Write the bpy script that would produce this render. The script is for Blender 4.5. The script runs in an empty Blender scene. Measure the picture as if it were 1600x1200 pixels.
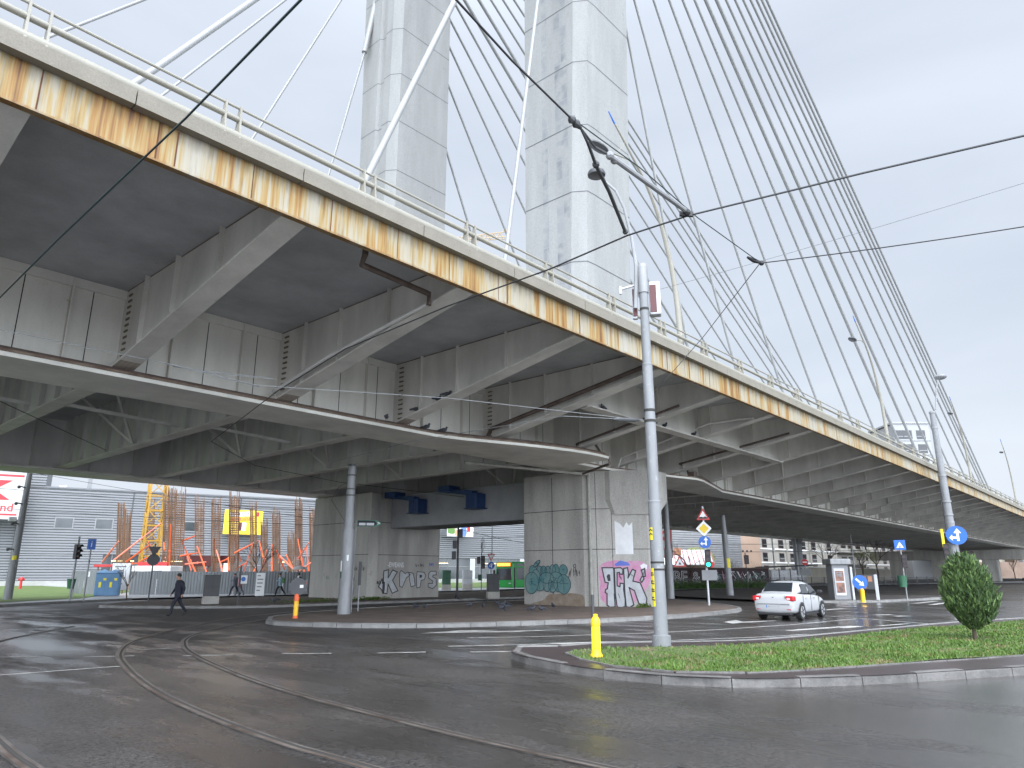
import bpy, bmesh, math, random
from mathutils import Vector, Matrix
random.seed(7)
sc = bpy.context.scene
C = sc.collection
PI = math.pi
sc.unit_settings.scale_length = 1.12          # one unit is 1.12 m
# ------------------------------------------------------------------ camera figures (X runs along the bridge, Y across it)
F, EYE = 1100.0, 1.65
PITCH = math.atan(295/1100)
AZ = math.atan(1013/1139)
CP, SP, CA, SA = math.cos(PITCH), math.sin(PITCH), math.cos(AZ), math.sin(AZ)
FW = Vector((CA*CP, SA*CP, SP)); RT = Vector((SA, -CA, 0)); UP = Vector((-CA*SP, -SA*SP, CP))
FH = Vector((CA, SA, 0))
def ray(x, y): return FW + RT*((x-800)/F) + UP*(-(y-600)/F)
def gp(x, y, z=0.0):
    r = ray(x, y); t = (z-EYE)/r.z; return Vector((r.x*t, r.y*t, z))
def at(x, y, D):
    r = ray(x, y); t = D/(r.dot(FH)); return Vector((r.x*t, r.y*t, EYE+r.z*t))
def onY(x, y, Y):
    r = ray(x, y); t = Y/r.y; return Vector((r.x*t, Y, EYE+r.z*t))
def onX(x, y, X):
    r = ray(x, y); t = X/r.x; return Vector((X, r.y*t, EYE+r.z*t))
# ------------------------------------------------------------------ materials
def M(name, col, rough=.6, metal=0., var=.18, vs=1.5, streak=1., bump=0., bs=25., col2=None, spec=.5, fine=0., spots=None):
    m = bpy.data.materials.new(name); m.use_nodes = True
    nt = m.node_tree; N = nt.nodes; L = nt.links
    b = N['Principled BSDF']
    b.inputs['Roughness'].default_value = rough; b.inputs['Metallic'].default_value = metal
    b.inputs['Specular IOR Level'].default_value = spec
    c1 = (*col, 1); c2 = (*(col2 if col2 else [c*(1-var) for c in col]), 1)
    geo = N.new('ShaderNodeNewGeometry')
    mp = N.new('ShaderNodeMapping'); mp.inputs['Scale'].default_value = (vs, vs, vs/streak)
    L.new(geo.outputs['Position'], mp.inputs[0])
    no = N.new('ShaderNodeTexNoise'); no.inputs['Scale'].default_value = 1; no.inputs['Detail'].default_value = 6; no.inputs['Roughness'].default_value = .62
    L.new(mp.outputs[0], no.inputs['Vector'])
    rp = N.new('ShaderNodeValToRGB'); rp.color_ramp.elements[0].position = .33; rp.color_ramp.elements[1].position = .67
    rp.color_ramp.elements[0].color = c1; rp.color_ramp.elements[1].color = c2
    L.new(no.outputs['Fac'], rp.inputs[0])
    out = rp.outputs[0]
    if fine:
        n2 = N.new('ShaderNodeTexNoise'); n2.inputs['Scale'].default_value = bs*1.7; n2.inputs['Detail'].default_value = 3
        L.new(geo.outputs['Position'], n2.inputs['Vector'])
        mx = N.new('ShaderNodeMixRGB'); mx.blend_type = 'OVERLAY'; mx.inputs[0].default_value = fine
        L.new(out, mx.inputs[1]); L.new(n2.outputs['Fac'], mx.inputs[2]); out = mx.outputs[0]
    if spots:
        scol, sscale, sth = spots
        n3 = N.new('ShaderNodeTexNoise'); n3.inputs['Scale'].default_value = sscale; n3.inputs['Detail'].default_value = 5; n3.inputs['Roughness'].default_value = .7
        L.new(geo.outputs['Position'], n3.inputs['Vector'])
        r3 = N.new('ShaderNodeValToRGB'); r3.color_ramp.elements[0].position = sth; r3.color_ramp.elements[1].position = sth+.06
        L.new(n3.outputs['Fac'], r3.inputs[0])
        mx = N.new('ShaderNodeMixRGB'); mx.inputs[2].default_value = (*scol, 1)
        L.new(r3.outputs[0], mx.inputs[0]); L.new(out, mx.inputs[1]); out = mx.outputs[0]
    L.new(out, b.inputs['Base Color'])
    if bump:
        n4 = N.new('ShaderNodeTexNoise'); n4.inputs['Scale'].default_value = bs; n4.inputs['Detail'].default_value = 4
        L.new(geo.outputs['Position'], n4.inputs['Vector'])
        bp = N.new('ShaderNodeBump'); bp.inputs['Strength'].default_value = bump; bp.inputs['Distance'].default_value = .02
        L.new(n4.outputs['Fac'], bp.inputs['Height']); L.new(bp.outputs[0], b.inputs['Normal'])
    return m
def emit(name, col, s):
    m = M(name, col, .4); b = m.node_tree.nodes['Principled BSDF']
    b.inputs['Emission Color'].default_value = (*col, 1); b.inputs['Emission Strength'].default_value = s
    return m
def nodes(m): return m.node_tree.nodes, m.node_tree.links, m.node_tree.nodes['Principled BSDF']

MT = {}
MT['soffit'] = M('shaded_soffit_paint', (.47,.47,.48), .55, var=.3, vs=.8, fine=.2, spots=((.17,.17,.17), 3.0, .72))  # same paint as the steelwork, with shade under the deck put into its colour
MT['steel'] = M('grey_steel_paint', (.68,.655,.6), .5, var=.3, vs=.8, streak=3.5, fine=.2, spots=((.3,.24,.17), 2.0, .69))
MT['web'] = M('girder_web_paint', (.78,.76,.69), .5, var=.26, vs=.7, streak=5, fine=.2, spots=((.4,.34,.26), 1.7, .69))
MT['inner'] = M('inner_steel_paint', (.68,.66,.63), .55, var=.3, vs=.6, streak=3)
MT['seam'] = M('seam_dirt', (.03,.028,.025), .8)
MT['ledge'] = M('rusty_ledge', (.24,.19,.14), .8, col2=(.1,.06,.04), vs=2.0)
MT['pipe'] = M('brown_pipe', (.13,.1,.085), .6, col2=(.07,.045,.035), vs=3)
MT['gpipe'] = M('grey_drain_pipe', (.36,.35,.31), .55, var=.3, vs=3)
MT['deepr'] = M('deep_rust', (.12,.045,.018), .85, col2=(.08,.03,.015), vs=5)
MT['kerbc'] = M('parapet_concrete', (.205,.186,.15), .8, var=.16, vs=2, bump=.15, fine=.25, spots=((.16,.1,.06), 3.2, .67))
MT['rail'] = M('cream_rail_paint', (.27,.255,.21), .45, var=.12, vs=2, spots=((.35,.25,.15), 4., .74))
MT['cable'] = M('stay_sheath', (.25,.253,.244), .5, var=.12)
MT['cablew'] = M('pale_stay_sheath', (.26,.263,.258), .45, var=.1)
MT['pier'] = M('pier_concrete', (.47,.45,.41), .85, var=.36, vs=.9, streak=5, bump=.3, bs=10, fine=.3, spots=((.33,.31,.28), 1.0, .62))
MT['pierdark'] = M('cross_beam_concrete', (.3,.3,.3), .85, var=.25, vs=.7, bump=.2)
MT['blue'] = M('blue_restrainer_paint', (.014,.045,.14), .5, var=.3, vs=3)
MT['galv'] = M('galvanised_steel', (.2,.207,.213), .5, .0, var=.22, vs=4, streak=3, spots=((.25,.257,.262), 7., .6))
MT['galvd'] = M('weathered_steel', (.27,.275,.28), .5, .15, var=.3, vs=3, streak=3)
MT['black'] = M('black_paint', (.018,.018,.02), .45)
MT['dgrey'] = M('dark_grey_paint', (.06,.062,.065), .5)
MT['mgrey'] = M('mid_grey_paint', (.22,.225,.23), .5)
MT['lgrey'] = M('light_grey_paint', (.5,.51,.52), .5)
MT['white'] = M('white_paint', (.8,.8,.79), .5, var=.08)
MT['wmark'] = M('road_paint', (.55,.54,.51), .45, col2=(.2,.195,.19), vs=2.6, fine=.3)
MT['red'] = M('red_paint', (.5,.03,.03), .45)
MT['signblue'] = M('blue_sign_face', (.015,.12,.48), .4, var=.08)
MT['yellow'] = M('yellow_sign_face', (.78,.55,.03), .45, var=.08)
MT['fluo'] = M('fluorescent_yellow_plastic', (.85,.88,.02), .4, var=.1)
MT['amber'] = M('amber_plastic', (.82,.46,.01), .4, var=.12)
MT['orange'] = M('orange_prop_paint', (.78,.13,.035), .5, var=.2, vs=1)
MT['pinkor'] = M('faded_orange_paint', (.78,.22,.13), .5, var=.15, vs=1)
MT['rebar'] = M('rusty_rebar', (.2,.105,.055), .8, var=.35, vs=2)
MT['crane'] = M('crane_yellow', (.45,.25,.03), .5, var=.1)
MT['green'] = M('green_plastic', (.03,.11,.06), .5)
MT['glass'] = M('dark_glass', (.02,.024,.028), .06, spec=.8)
MT['rubber'] = M('rubber', (.015,.015,.015), .8)
MT['soil'] = M('soil_and_litter', (.16,.12,.095), .9, col2=(.095,.072,.058), vs=1.2, bump=.6, bs=14, fine=.4, spots=((.17,.14,.11), 9., .66))
MT['kerb'] = M('kerb_stone', (.24,.235,.225), .7, var=.35, vs=2.2, bump=.3, bs=22, fine=.3)
MT['kerbd'] = M('weathered_kerb_stone', (.15,.143,.135), .6, var=.5, vs=2.6, bump=.4, bs=20, fine=.35)
MT['walk'] = M('wet_red_asphalt', (.05,.036,.036), .36, var=.3, vs=1.2, bump=.25, bs=60, fine=.35)
MT['pave'] = M('pale_pavement', (.36,.36,.36), .4, var=.2, vs=.6)
MT['lawn'] = M('lawn_ground', (.07,.1,.02), .95, col2=(.05,.07,.02), vs=1.2, spots=((.13,.105,.055), 1.1, .56))
def rust_material():
    m = bpy.data.materials.new('rust_streaked_white_steel'); m.use_nodes = True
    N, L, b = nodes(m); b.inputs['Roughness'].default_value = .6
    geo = N.new('ShaderNodeNewGeometry')
    def noise(sx, sz, det, off):
        mp = N.new('ShaderNodeMapping'); mp.inputs['Scale'].default_value = (sx, sx, sz); mp.inputs['Location'].default_value = (off, 0, 0)
        L.new(geo.outputs['Position'], mp.inputs[0])
        n = N.new('ShaderNodeTexNoise'); n.inputs['Scale'].default_value = 1; n.inputs['Detail'].default_value = det; n.inputs['Roughness'].default_value = .6
        L.new(mp.outputs[0], n.inputs['Vector']); return n.outputs['Fac']
    def ramp(f, stops):
        r = N.new('ShaderNodeValToRGB'); e = r.color_ramp.elements
        e[0].position, e[0].color = stops[0][0], (*stops[0][1], 1); e[1].position, e[1].color = stops[-1][0], (*stops[-1][1], 1)
        for p, c in stops[1:-1]:
            x = e.new(p); x.color = (*c, 1)
        L.new(f, r.inputs[0]); return r.outputs[0]
    def add(a, k, c):
        x = N.new('ShaderNodeMath'); x.operation = 'MULTIPLY_ADD'; L.new(a, x.inputs[0]); x.inputs[1].default_value = k
        L.new(c, x.inputs[2]); return x.outputs[0]
    f = add(noise(.6, .1, 3, 5.), .5, add(noise(17, .45, 4, 3.), .7, add(noise(5.5, .3, 3, 21.), .55, noise(1.9, .2, 2, 11.))))
    sc2 = N.new('ShaderNodeMapRange'); sc2.inputs[1].default_value = .915; sc2.inputs[2].default_value = 1.72; L.new(f, sc2.inputs[0]); f = sc2.outputs[0]
    base = ramp(f, [(.0, (.33,.315,.275)), (.52, (.31,.275,.2)), (.64, (.30,.215,.085)), (.78, (.265,.135,.03)), (.95, (.11,.045,.018))])
    # grime streaks with parapet-lip shade painted in along the top edge, and rust gathering on the bottom lip
    sx = N.new('ShaderNodeSeparateXYZ'); L.new(geo.outputs['Position'], sx.inputs[0])
    mr = N.new('ShaderNodeMapRange'); mr.inputs[1].default_value = 8.22; mr.inputs[2].default_value = 8.32; mr.inputs[3].default_value = .42; mr.inputs[4].default_value = 0
    L.new(sx.outputs['Z'], mr.inputs[0])
    t = add(noise(4, 4, 4, 0), .9, mr.outputs[0])
    k = ramp(t, [(.68, (0,0,0)), (1.0, (1,1,1))])
    mx = N.new('ShaderNodeMixRGB'); mx.inputs[2].default_value = (.22,.12,.04, 1)
    L.new(k, mx.inputs[0]); L.new(base, mx.inputs[1])
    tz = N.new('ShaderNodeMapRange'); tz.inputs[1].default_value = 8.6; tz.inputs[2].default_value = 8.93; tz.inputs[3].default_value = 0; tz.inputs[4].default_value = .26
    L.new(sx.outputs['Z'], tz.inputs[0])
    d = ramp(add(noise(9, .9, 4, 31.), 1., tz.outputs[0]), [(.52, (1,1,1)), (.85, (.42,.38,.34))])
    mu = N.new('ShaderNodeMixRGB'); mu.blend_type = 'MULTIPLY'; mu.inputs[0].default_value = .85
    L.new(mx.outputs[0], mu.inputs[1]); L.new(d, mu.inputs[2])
    L.new(mu.outputs[0], b.inputs['Base Color'])
    return m
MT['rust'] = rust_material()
def pylon_material():
    m = M('pylon_concrete', (.255,.257,.248), .85, var=.17, vs=.9, streak=7, bump=.15, bs=8, fine=.22, spots=((.2,.205,.21), 2.6, .76))
    N, L, b = nodes(m)
    geo = N.new('ShaderNodeNewGeometry'); sx = N.new('ShaderNodeSeparateXYZ'); L.new(geo.outputs['Position'], sx.inputs[0])
    # old repair patches: a bricked column of darker mortar up the side face
    cm = N.new('ShaderNodeCombineXYZ'); L.new(sx.outputs['Y'], cm.inputs[0]); L.new(sx.outputs['Z'], cm.inputs[1])
    br = N.new('ShaderNodeTexBrick'); br.inputs['Scale'].default_value = .62; br.inputs['Color1'].default_value = (.12,.13,.14,1); br.inputs['Color2'].default_value = (.2,.208,.215,1)
    br.inputs['Mortar'].default_value = (.215,.222,.228,1); br.inputs['Mortar Size'].default_value = .02; br.inputs['Brick Width'].default_value = .72; br.inputs['Row Height'].default_value = .8
    L.new(cm.outputs[0], br.inputs['Vector'])
    def band(lo, hi):
        a = N.new('ShaderNodeMath'); a.operation = 'GREATER_THAN'; a.inputs[1].default_value = lo; L.new(sx.outputs['Y'], a.inputs[0])
        c = N.new('ShaderNodeMath'); c.operation = 'LESS_THAN'; c.inputs[1].default_value = hi; L.new(sx.outputs['Y'], c.inputs[0])
        k = N.new('ShaderNodeMath'); k.operation = 'MULTIPLY'; L.new(a.outputs[0], k.inputs[0]); L.new(c.outputs[0], k.inputs[1]); return k.outputs[0]
    no = N.new('ShaderNodeTexNoise'); no.inputs['Scale'].default_value = 1.3; no.inputs['Detail'].default_value = 5; L.new(geo.outputs['Position'], no.inputs['Vector'])
    r = N.new('ShaderNodeValToRGB'); r.color_ramp.elements[0].position = .42; r.color_ramp.elements[1].position = .68; L.new(no.outputs['Fac'], r.inputs[0])
    s = N.new('ShaderNodeMath'); s.operation = 'ADD'; L.new(band(21.05, 21.95), s.inputs[0]); L.new(band(22.55, 22.95), s.inputs[1])
    xx = N.new('ShaderNodeMath'); xx.operation = 'LESS_THAN'; xx.inputs[1].default_value = 28.7; L.new(sx.outputs['X'], xx.inputs[0])
    p = N.new('ShaderNodeMath'); p.operation = 'MULTIPLY'; L.new(s.outputs[0], p.inputs[0]); L.new(xx.outputs[0], p.inputs[1])
    q = N.new('ShaderNodeMath'); q.operation = 'MULTIPLY'; L.new(p.outputs[0], q.inputs[0]); L.new(r.outputs[0], q.inputs[1])
    mx = N.new('ShaderNodeMixRGB'); L.new(q.outputs[0], mx.inputs[0])
    src = b.inputs['Base Color'].links[0].from_socket
    L.new(src, mx.inputs[1]); L.new(br.outputs['Color'], mx.inputs[2]); L.new(mx.outputs[0], b.inputs['Base Color'])
    return m
MT['pylon'] = pylon_material()
def asphalt_material():
    m = bpy.data.materials.new('wet_asphalt'); m.use_nodes = True
    N, L, b = nodes(m)
    geo = N.new('ShaderNodeNewGeometry')
    def noise(sc_, det, vec=None, rough=.55):
        n = N.new('ShaderNodeTexNoise'); n.inputs['Scale'].default_value = sc_; n.inputs['Detail'].default_value = det; n.inputs['Roughness'].default_value = rough
        L.new(vec or geo.outputs['Position'], n.inputs['Vector']); return n.outputs['Fac']
    def ramp(f, a, c, ca=(0,0,0), cb=(1,1,1)):
        r = N.new('ShaderNodeValToRGB'); e = r.color_ramp.elements; e[0].position, e[1].position = a, c
        e[0].color, e[1].color = (*ca,1), (*cb,1); L.new(f, r.inputs[0]); return r.outputs[0]
    def math_(op, a, c):
        x = N.new('ShaderNodeMath'); x.operation = op
        for i, v in enumerate((a, c)):
            if isinstance(v, (int, float)): x.inputs[i].default_value = v
            else: L.new(v, x.inputs[i])
        return x.outputs[0]
    # streaks follow the wheel tracks of the road
    mp = N.new('ShaderNodeMapping'); mp.inputs['Rotation'].default_value = (0, 0, math.radians(38)); mp.inputs['Scale'].default_value = (.55, .16, 1)
    L.new(geo.outputs['Position'], mp.inputs[0])
    wet = ramp(noise(1.5, 7, mp.outputs[0], .66), .47, .58)
    pud = ramp(noise(.32, 4, mp.outputs[0], .5), .50, .60)
    fine = noise(70, 2); mid = noise(9, 4)
    grain = noise(21, 4, None, .8)
    base = ramp(math_('ADD', math_('MULTIPLY', fine, .45), math_('MULTIPLY', grain, .55)), .4, .66, (.006,.005,.0045), (.085,.075,.067))
    speck = ramp(noise(13, 2, None, .9), .735, .75)
    sm = N.new('ShaderNodeMixRGB'); L.new(speck, sm.inputs[0]); L.new(base, sm.inputs[1]); sm.inputs[2].default_value = (.3,.28,.24,1); base = sm.outputs[0]
    dk = ramp(noise(.6, 5), .35, .7, (.6,.585,.575), (1.2,1.17,1.15))
    mu = N.new('ShaderNodeMixRGB'); mu.blend_type = 'MULTIPLY'; mu.inputs[0].default_value = 1
    L.new(base, mu.inputs[1]); L.new(dk, mu.inputs[2]); L.new(mu.outputs[0], b.inputs['Base Color'])
    # roughness: damp .34 down to .09 where water stands; drier where the deck keeps the rain off
    sx = N.new('ShaderNodeSeparateXYZ'); L.new(geo.outputs['Position'], sx.inputs[0])
    yy = math_('ADD', sx.outputs['Y'], math_('MULTIPLY', math_('SUBTRACT', noise(.35, 3), .5), 6.))
    dr = N.new('ShaderNodeMapRange'); dr.inputs[1].default_value = 12.5; dr.inputs[2].default_value = 24.; L.new(yy, dr.inputs[0])
    far = N.new('ShaderNodeMapRange'); far.inputs[1].default_value = 52.; far.inputs[2].default_value = 40.; L.new(sx.outputs['Y'], far.inputs[0])
    lf = N.new('ShaderNodeMapRange'); lf.inputs[1].default_value = 7.; lf.inputs[2].default_value = 13.; L.new(math_('ADD', sx.outputs['X'], math_('MULTIPLY', math_('SUBTRACT', noise(.5, 3), .5), 5.)), lf.inputs[0])
    dry = math_('MULTIPLY', math_('MULTIPLY', dr.outputs[0], far.outputs[0]), lf.outputs[0])
    # the low gutter side of the junction, where the rain water gathers
    lo = N.new('ShaderNodeMapRange'); lo.inputs[1].default_value = 7.5; lo.inputs[2].default_value = -1.; L.new(sx.outputs['Y'], lo.inputs[0])
    pud2 = ramp(math_('ADD', noise(.9, 5, mp.outputs[0], .62), math_('MULTIPLY', lo.outputs[0], .17)), .5, .6)
    w = math_('MAXIMUM', math_('MULTIPLY', wet, .8), math_('MAXIMUM', pud, pud2))
    w = math_('MULTIPLY', w, math_('SUBTRACT', 1., math_('MULTIPLY', dry, .92)))
    ro = N.new('ShaderNodeMapRange'); ro.inputs[3].default_value = .5; ro.inputs[4].default_value = .15; L.new(w, ro.inputs[0])
    rr = math_('ADD', ro.outputs[0], math_('MULTIPLY', dry, .22))
    L.new(rr, b.inputs['Roughness']); sg = N.new('ShaderNodeMapRange'); sg.inputs[1].default_value = .36; sg.inputs[2].default_value = .64; sg.inputs[3].default_value = .15; sg.inputs[4].default_value = 1.5; L.new(math_('ADD', math_('MULTIPLY', grain, .7), math_('MULTIPLY', mid, .3)), sg.inputs[0])
    L.new(math_('MAXIMUM', sg.outputs[0], w), b.inputs['Specular IOR Level'])
    L.new(math_('MULTIPLY', w, .75), b.inputs['Coat Weight']); b.inputs['Coat Roughness'].default_value = .2
    bp = N.new('ShaderNodeBump'); bp.inputs['Distance'].default_value = .012
    L.new(math_('ADD', math_('ADD', fine, math_('MULTIPLY', grain, 2.)), math_('MULTIPLY', mid, .4)), bp.inputs['Height'])
    st = N.new('ShaderNodeMapRange'); st.inputs[3].default_value = .9; st.inputs[4].default_value = .22; L.new(w, st.inputs[0])
    L.new(st.outputs[0], bp.inputs['Strength']); L.new(bp.outputs[0], b.inputs['Normal']); L.new(bp.outputs[0], b.inputs['Coat Normal'])
    return m
MT['asphalt'] = asphalt_material()

# ------------------------------------------------------------------ mesh building
class MB:
    def __init__(s): s.v = []; s.f = []; s.m = []
    def add(s, vs, fs, mi=0):
        o = len(s.v); s.v += [tuple(v) for v in vs]; s.f += [tuple(i+o for i in f) for f in fs]; s.m += [mi]*len(fs); return s
    def box(s, x0, x1, y0, y1, z0, z1, mi=0):
        return s.add([(x0,y0,z0),(x1,y0,z0),(x1,y1,z0),(x0,y1,z0),(x0,y0,z1),(x1,y0,z1),(x1,y1,z1),(x0,y1,z1)],
              [(0,3,2,1),(4,5,6,7),(0,1,5,4),(1,2,6,5),(2,3,7,6),(3,0,4,7)], mi)
    def rbox(s, x0, x1, y0, y1, z0, z1, r=.02, mi=0):          # box with bevelled edges
        bm = bmesh.new(); bmesh.ops.create_cube(bm, size=1)
        for v in bm.verts: v.co = Vector(((x0+x1)/2+v.co.x*(x1-x0), (y0+y1)/2+v.co.y*(y1-y0), (z0+z1)/2+v.co.z*(z1-z0)))
        bmesh.ops.bevel(bm, geom=list(bm.edges), offset=r, segments=2, affect='EDGES', profile=.5)
        bm.verts.ensure_lookup_table()
        s.add([v.co for v in bm.verts], [[v.index for v in f.verts] for f in bm.faces], mi); bm.free(); return s
    def beam(s, a, b, w, h, up=(0,0,1), mi=0):
        a, b = Vector(a), Vector(b); d = (b-a).normalized(); u = Vector(up)
        x = d.cross(u)
        if x.length < 1e-4: x = d.cross(Vector((1,0,0)))
        x.normalize(); y = x.cross(d).normalized(); x *= w/2; y *= h/2
        return s.add([a-x-y, a+x-y, a+x+y, a-x+y, b-x-y, b+x-y, b+x+y, b-x+y], [(0,1,2,3),(7,6,5,4),(0,4,5,1),(1,5,6,2),(2,6,7,3),(3,7,4,0)], mi)
    def tube(s, pts, r, n=8, mi=0, caps=True):
        pts = [Vector(p) for p in pts]; k = len(pts)
        rs = r if isinstance(r, (list, tuple)) else [r]*k
        ref = None; rings = []
        for i, p in enumerate(pts):
            d = (pts[min(i+1, k-1)]-pts[max(i-1, 0)]).normalized()
            if ref is None:
                ref = d.cross(Vector((0,0,1)))
                if ref.length < 1e-3: ref = Vector((1,0,0))
                ref.normalize()
            x = (ref-d*ref.dot(d)).normalized(); ref = x; y = d.cross(x)
            rings.append([p+(x*math.cos(2*PI*j/n)+y*math.sin(2*PI*j/n))*rs[i] for j in range(n)])
        vs = [v for q in rings for v in q]
        fs = [(i*n+j, i*n+(j+1)%n, (i+1)*n+(j+1)%n, (i+1)*n+j) for i in range(k-1) for j in range(n)]
        if caps: fs += [tuple(range(n-1,-1,-1)), tuple((k-1)*n+j for j in range(n))]
        return s.add(vs, fs, mi)
    def lathe(s, prof, c=(0,0,0), n=20, mi=0):                # prof: (r, z)
        vs = [(c[0]+r*math.cos(2*PI*j/n), c[1]+r*math.sin(2*PI*j/n), c[2]+z) for r, z in prof for j in range(n)]
        k = len(prof)
        fs = [(i*n+j, i*n+(j+1)%n, (i+1)*n+(j+1)%n, (i+1)*n+j) for i in range(k-1) for j in range(n)]
        fs += [tuple(range(n-1,-1,-1)), tuple((k-1)*n+j for j in range(n))]
        return s.add(vs, fs, mi)
    def prism(s, poly, z0, z1, mi=0):                          # plan polygon (x, y), counter-clockwise
        n = len(poly)
        return s.add([(x,y,z0) for x,y in poly]+[(x,y,z1) for x,y in poly],
              [tuple(range(n-1,-1,-1)), tuple(range(n,2*n))]+[(i,(i+1)%n,n+(i+1)%n,n+i) for i in range(n)], mi)
    def slabx(s, poly, x0, x1, mi=0):                          # polygon in (y, z) between two x
        n = len(poly)
        return s.add([(x0,y,z) for y,z in poly]+[(x1,y,z) for y,z in poly],
              [tuple(range(n-1,-1,-1)), tuple(range(n,2*n))]+[(i,(i+1)%n,n+(i+1)%n,n+i) for i in range(n)], mi)
    def face(s, poly, y, t=.006, mi=0):                        # polygon in (x, z), front at y, thickness t behind it
        n = len(poly)
        return s.add([(x,y,z) for x,z in poly]+[(x,y+t,z) for x,z in poly],
              [tuple(range(n)), tuple(range(2*n-1,n-1,-1))]+[(i,n+i,n+(i+1)%n,(i+1)%n) for i in range(n)], mi)
    def stroke(s, pts, w, y, t=.002, mi=0, step=0):            # thick line in (x, z)
        for i in range(len(pts)-1):
            a, b = Vector(pts[i]), Vector(pts[i+1]); d = (b-a)
            if d.length < 1e-6: continue
            d.normalize(); q = Vector((-d.y, d.x))*w/2; e = d*w*.35; a = a-e; b = b+e
            s.face([tuple(a+q), tuple(a-q), tuple(b-q), tuple(b+q)], y-(i % 7)*.0004, t, mi)
        return s
    def sphere(s, c, r, n=10, mi=0, sc_=(1,1,1)):
        c = Vector(c); k = n//2+1
        prof = [(math.sin(PI*i/k), -math.cos(PI*i/k)) for i in range(1, k)]
        vs = [(c.x+r*sc_[0]*q*math.cos(2*PI*j/n), c.y+r*sc_[1]*q*math.sin(2*PI*j/n), c.z+r*sc_[2]*z) for q, z in prof for j in range(n)]
        kk = len(prof)
        fs = [(i*n+j, i*n+(j+1)%n, (i+1)*n+(j+1)%n, (i+1)*n+j) for i in range(kk-1) for j in range(n)]
        o = len(vs); vs += [(c.x,c.y,c.z-r*sc_[2]), (c.x,c.y,c.z+r*sc_[2])]
        fs += [(o, (j+1)%n, j) for j in range(n)]+[(o+1, (kk-1)*n+j, (kk-1)*n+(j+1)%n) for j in range(n)]
        return s.add(vs, fs, mi)
    def xf(s, mtx, start=0):
        for i in range(start, len(s.v)): s.v[i] = tuple(mtx @ Vector(s.v[i]))
        return s
    def build(s, name, mats, parent=None, smooth=False, world=False):
        me = bpy.data.meshes.new(name); me.from_pydata(s.v, [], s.f)
        if not isinstance(mats, (list, tuple)): mats = [mats]
        for k in mats: me.materials.append(MT[k] if isinstance(k, str) else k)
        if len(mats) > 1: me.polygons.foreach_set('material_index', s.m)
        if smooth: me.polygons.foreach_set('use_smooth', [True]*len(me.polygons))
        me.update()
        if smooth: me.set_sharp_from_angle(angle=math.radians(42))
        o = bpy.data.objects.new(name, me); C.objects.link(o)
        if parent is not None:
            o.parent = parent
            if world: o.location = -parent.location
        if smooth:
            md = o.modifiers.new('n', 'WEIGHTED_NORMAL') if False else None
        return o
def tag(o, label=None, cat=None, group=None, kind=None):
    if label: o['label'] = label
    if cat: o['category'] = cat
    if group: o['group'] = group
    if kind: o['kind'] = kind
    return o
def thing(name, label, cat, loc=(0,0,0), rz=0., group=None):
    o = bpy.data.objects.new(name, None); C.objects.link(o); o.location = loc; o.rotation_euler = (0,0,rz); o.empty_display_size = .2
    return tag(o, label, cat, group)
def struct(mb, name, mat, **k): return tag(mb.build(name, mat, **k), kind='structure')
def dup(root, loc, rz=None, label=None, group=None):
    r = root.copy(); C.objects.link(r); r.location = loc
    if rz is not None: r.rotation_euler = (0,0,rz)
    if label: r['label'] = label
    if group: r['group'] = group
    for ch in list(root.children):
        c = ch.copy(); C.objects.link(c); c.parent = r
        for g in list(ch.children):
            d = g.copy(); C.objects.link(d); d.parent = c
    return r
def face_cam(p, extra=0.): return math.atan2(-p[0], p[1])+extra
def text_mesh(body, size, mat, name, parent=None, M_=None, offset=0., extrude=.002, align='CENTER', shear=0., space=1., sx=1., sz=1.):
    cu = bpy.data.curves.new(name, 'FONT'); cu.body = body; cu.size = size; cu.align_x = align; cu.align_y = 'CENTER'
    cu.extrude = extrude; cu.offset = offset; cu.shear = shear; cu.space_character = space; cu.resolution_u = 3
    ob = bpy.data.objects.new('tmp', cu)
    me = bpy.data.meshes.new_from_object(ob); bpy.data.objects.remove(ob); bpy.data.curves.remove(cu)
    me.name = name
    me.transform(Matrix.Diagonal((sx, sz, 1, 1)))
    me.transform(Matrix.Rotation(PI/2, 4, 'X'))               # stands upright facing -Y
    if M_ is not None: me.transform(M_)
    me.materials.clear(); me.materials.append(MT[mat] if isinstance(mat, str) else mat)
    o = bpy.data.objects.new(name, me); C.objects.link(o)
    if parent is not None: o.parent = parent
    return o
def T(x, y, z): return Matrix.Translation((x, y, z))
def disc(cx, cz, r, n=24, a0=0.): return [(cx+r*math.cos(a0+2*PI*i/n), cz+r*math.sin(a0+2*PI*i/n)) for i in range(n)]
def rect(x0, x1, z0, z1): return [(x0,z0),(x1,z0),(x1,z1),(x0,z1)]
def spline(pts, k=6):
    P = [Vector(p) for p in pts]; out = []
    for i in range(len(P)-1):
        a, b, c, d = P[max(i-1,0)], P[i], P[i+1], P[min(i+2, len(P)-1)]
        for j in range(k):
            t = j/k
            out.append(.5*((2*b)+(c-a)*t+(2*a-5*b+4*c-d)*t*t+(3*b-a-3*c+d)*t**3))
    return out+[P[-1]]
ORD = 'leftmost second third fourth fifth sixth seventh eighth ninth tenth eleventh twelfth thirteenth fourteenth fifteenth sixteenth seventeenth eighteenth nineteenth twentieth'.split()
def nth(i, n):
    if i == 0: return 'leftmost'
    if i == n-1: return 'rightmost'
    if i < len(ORD): return ORD[i]+' from the left'
    return ORD[n-1-i]+' from the right' if n-1-i > 0 else 'rightmost'
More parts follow.
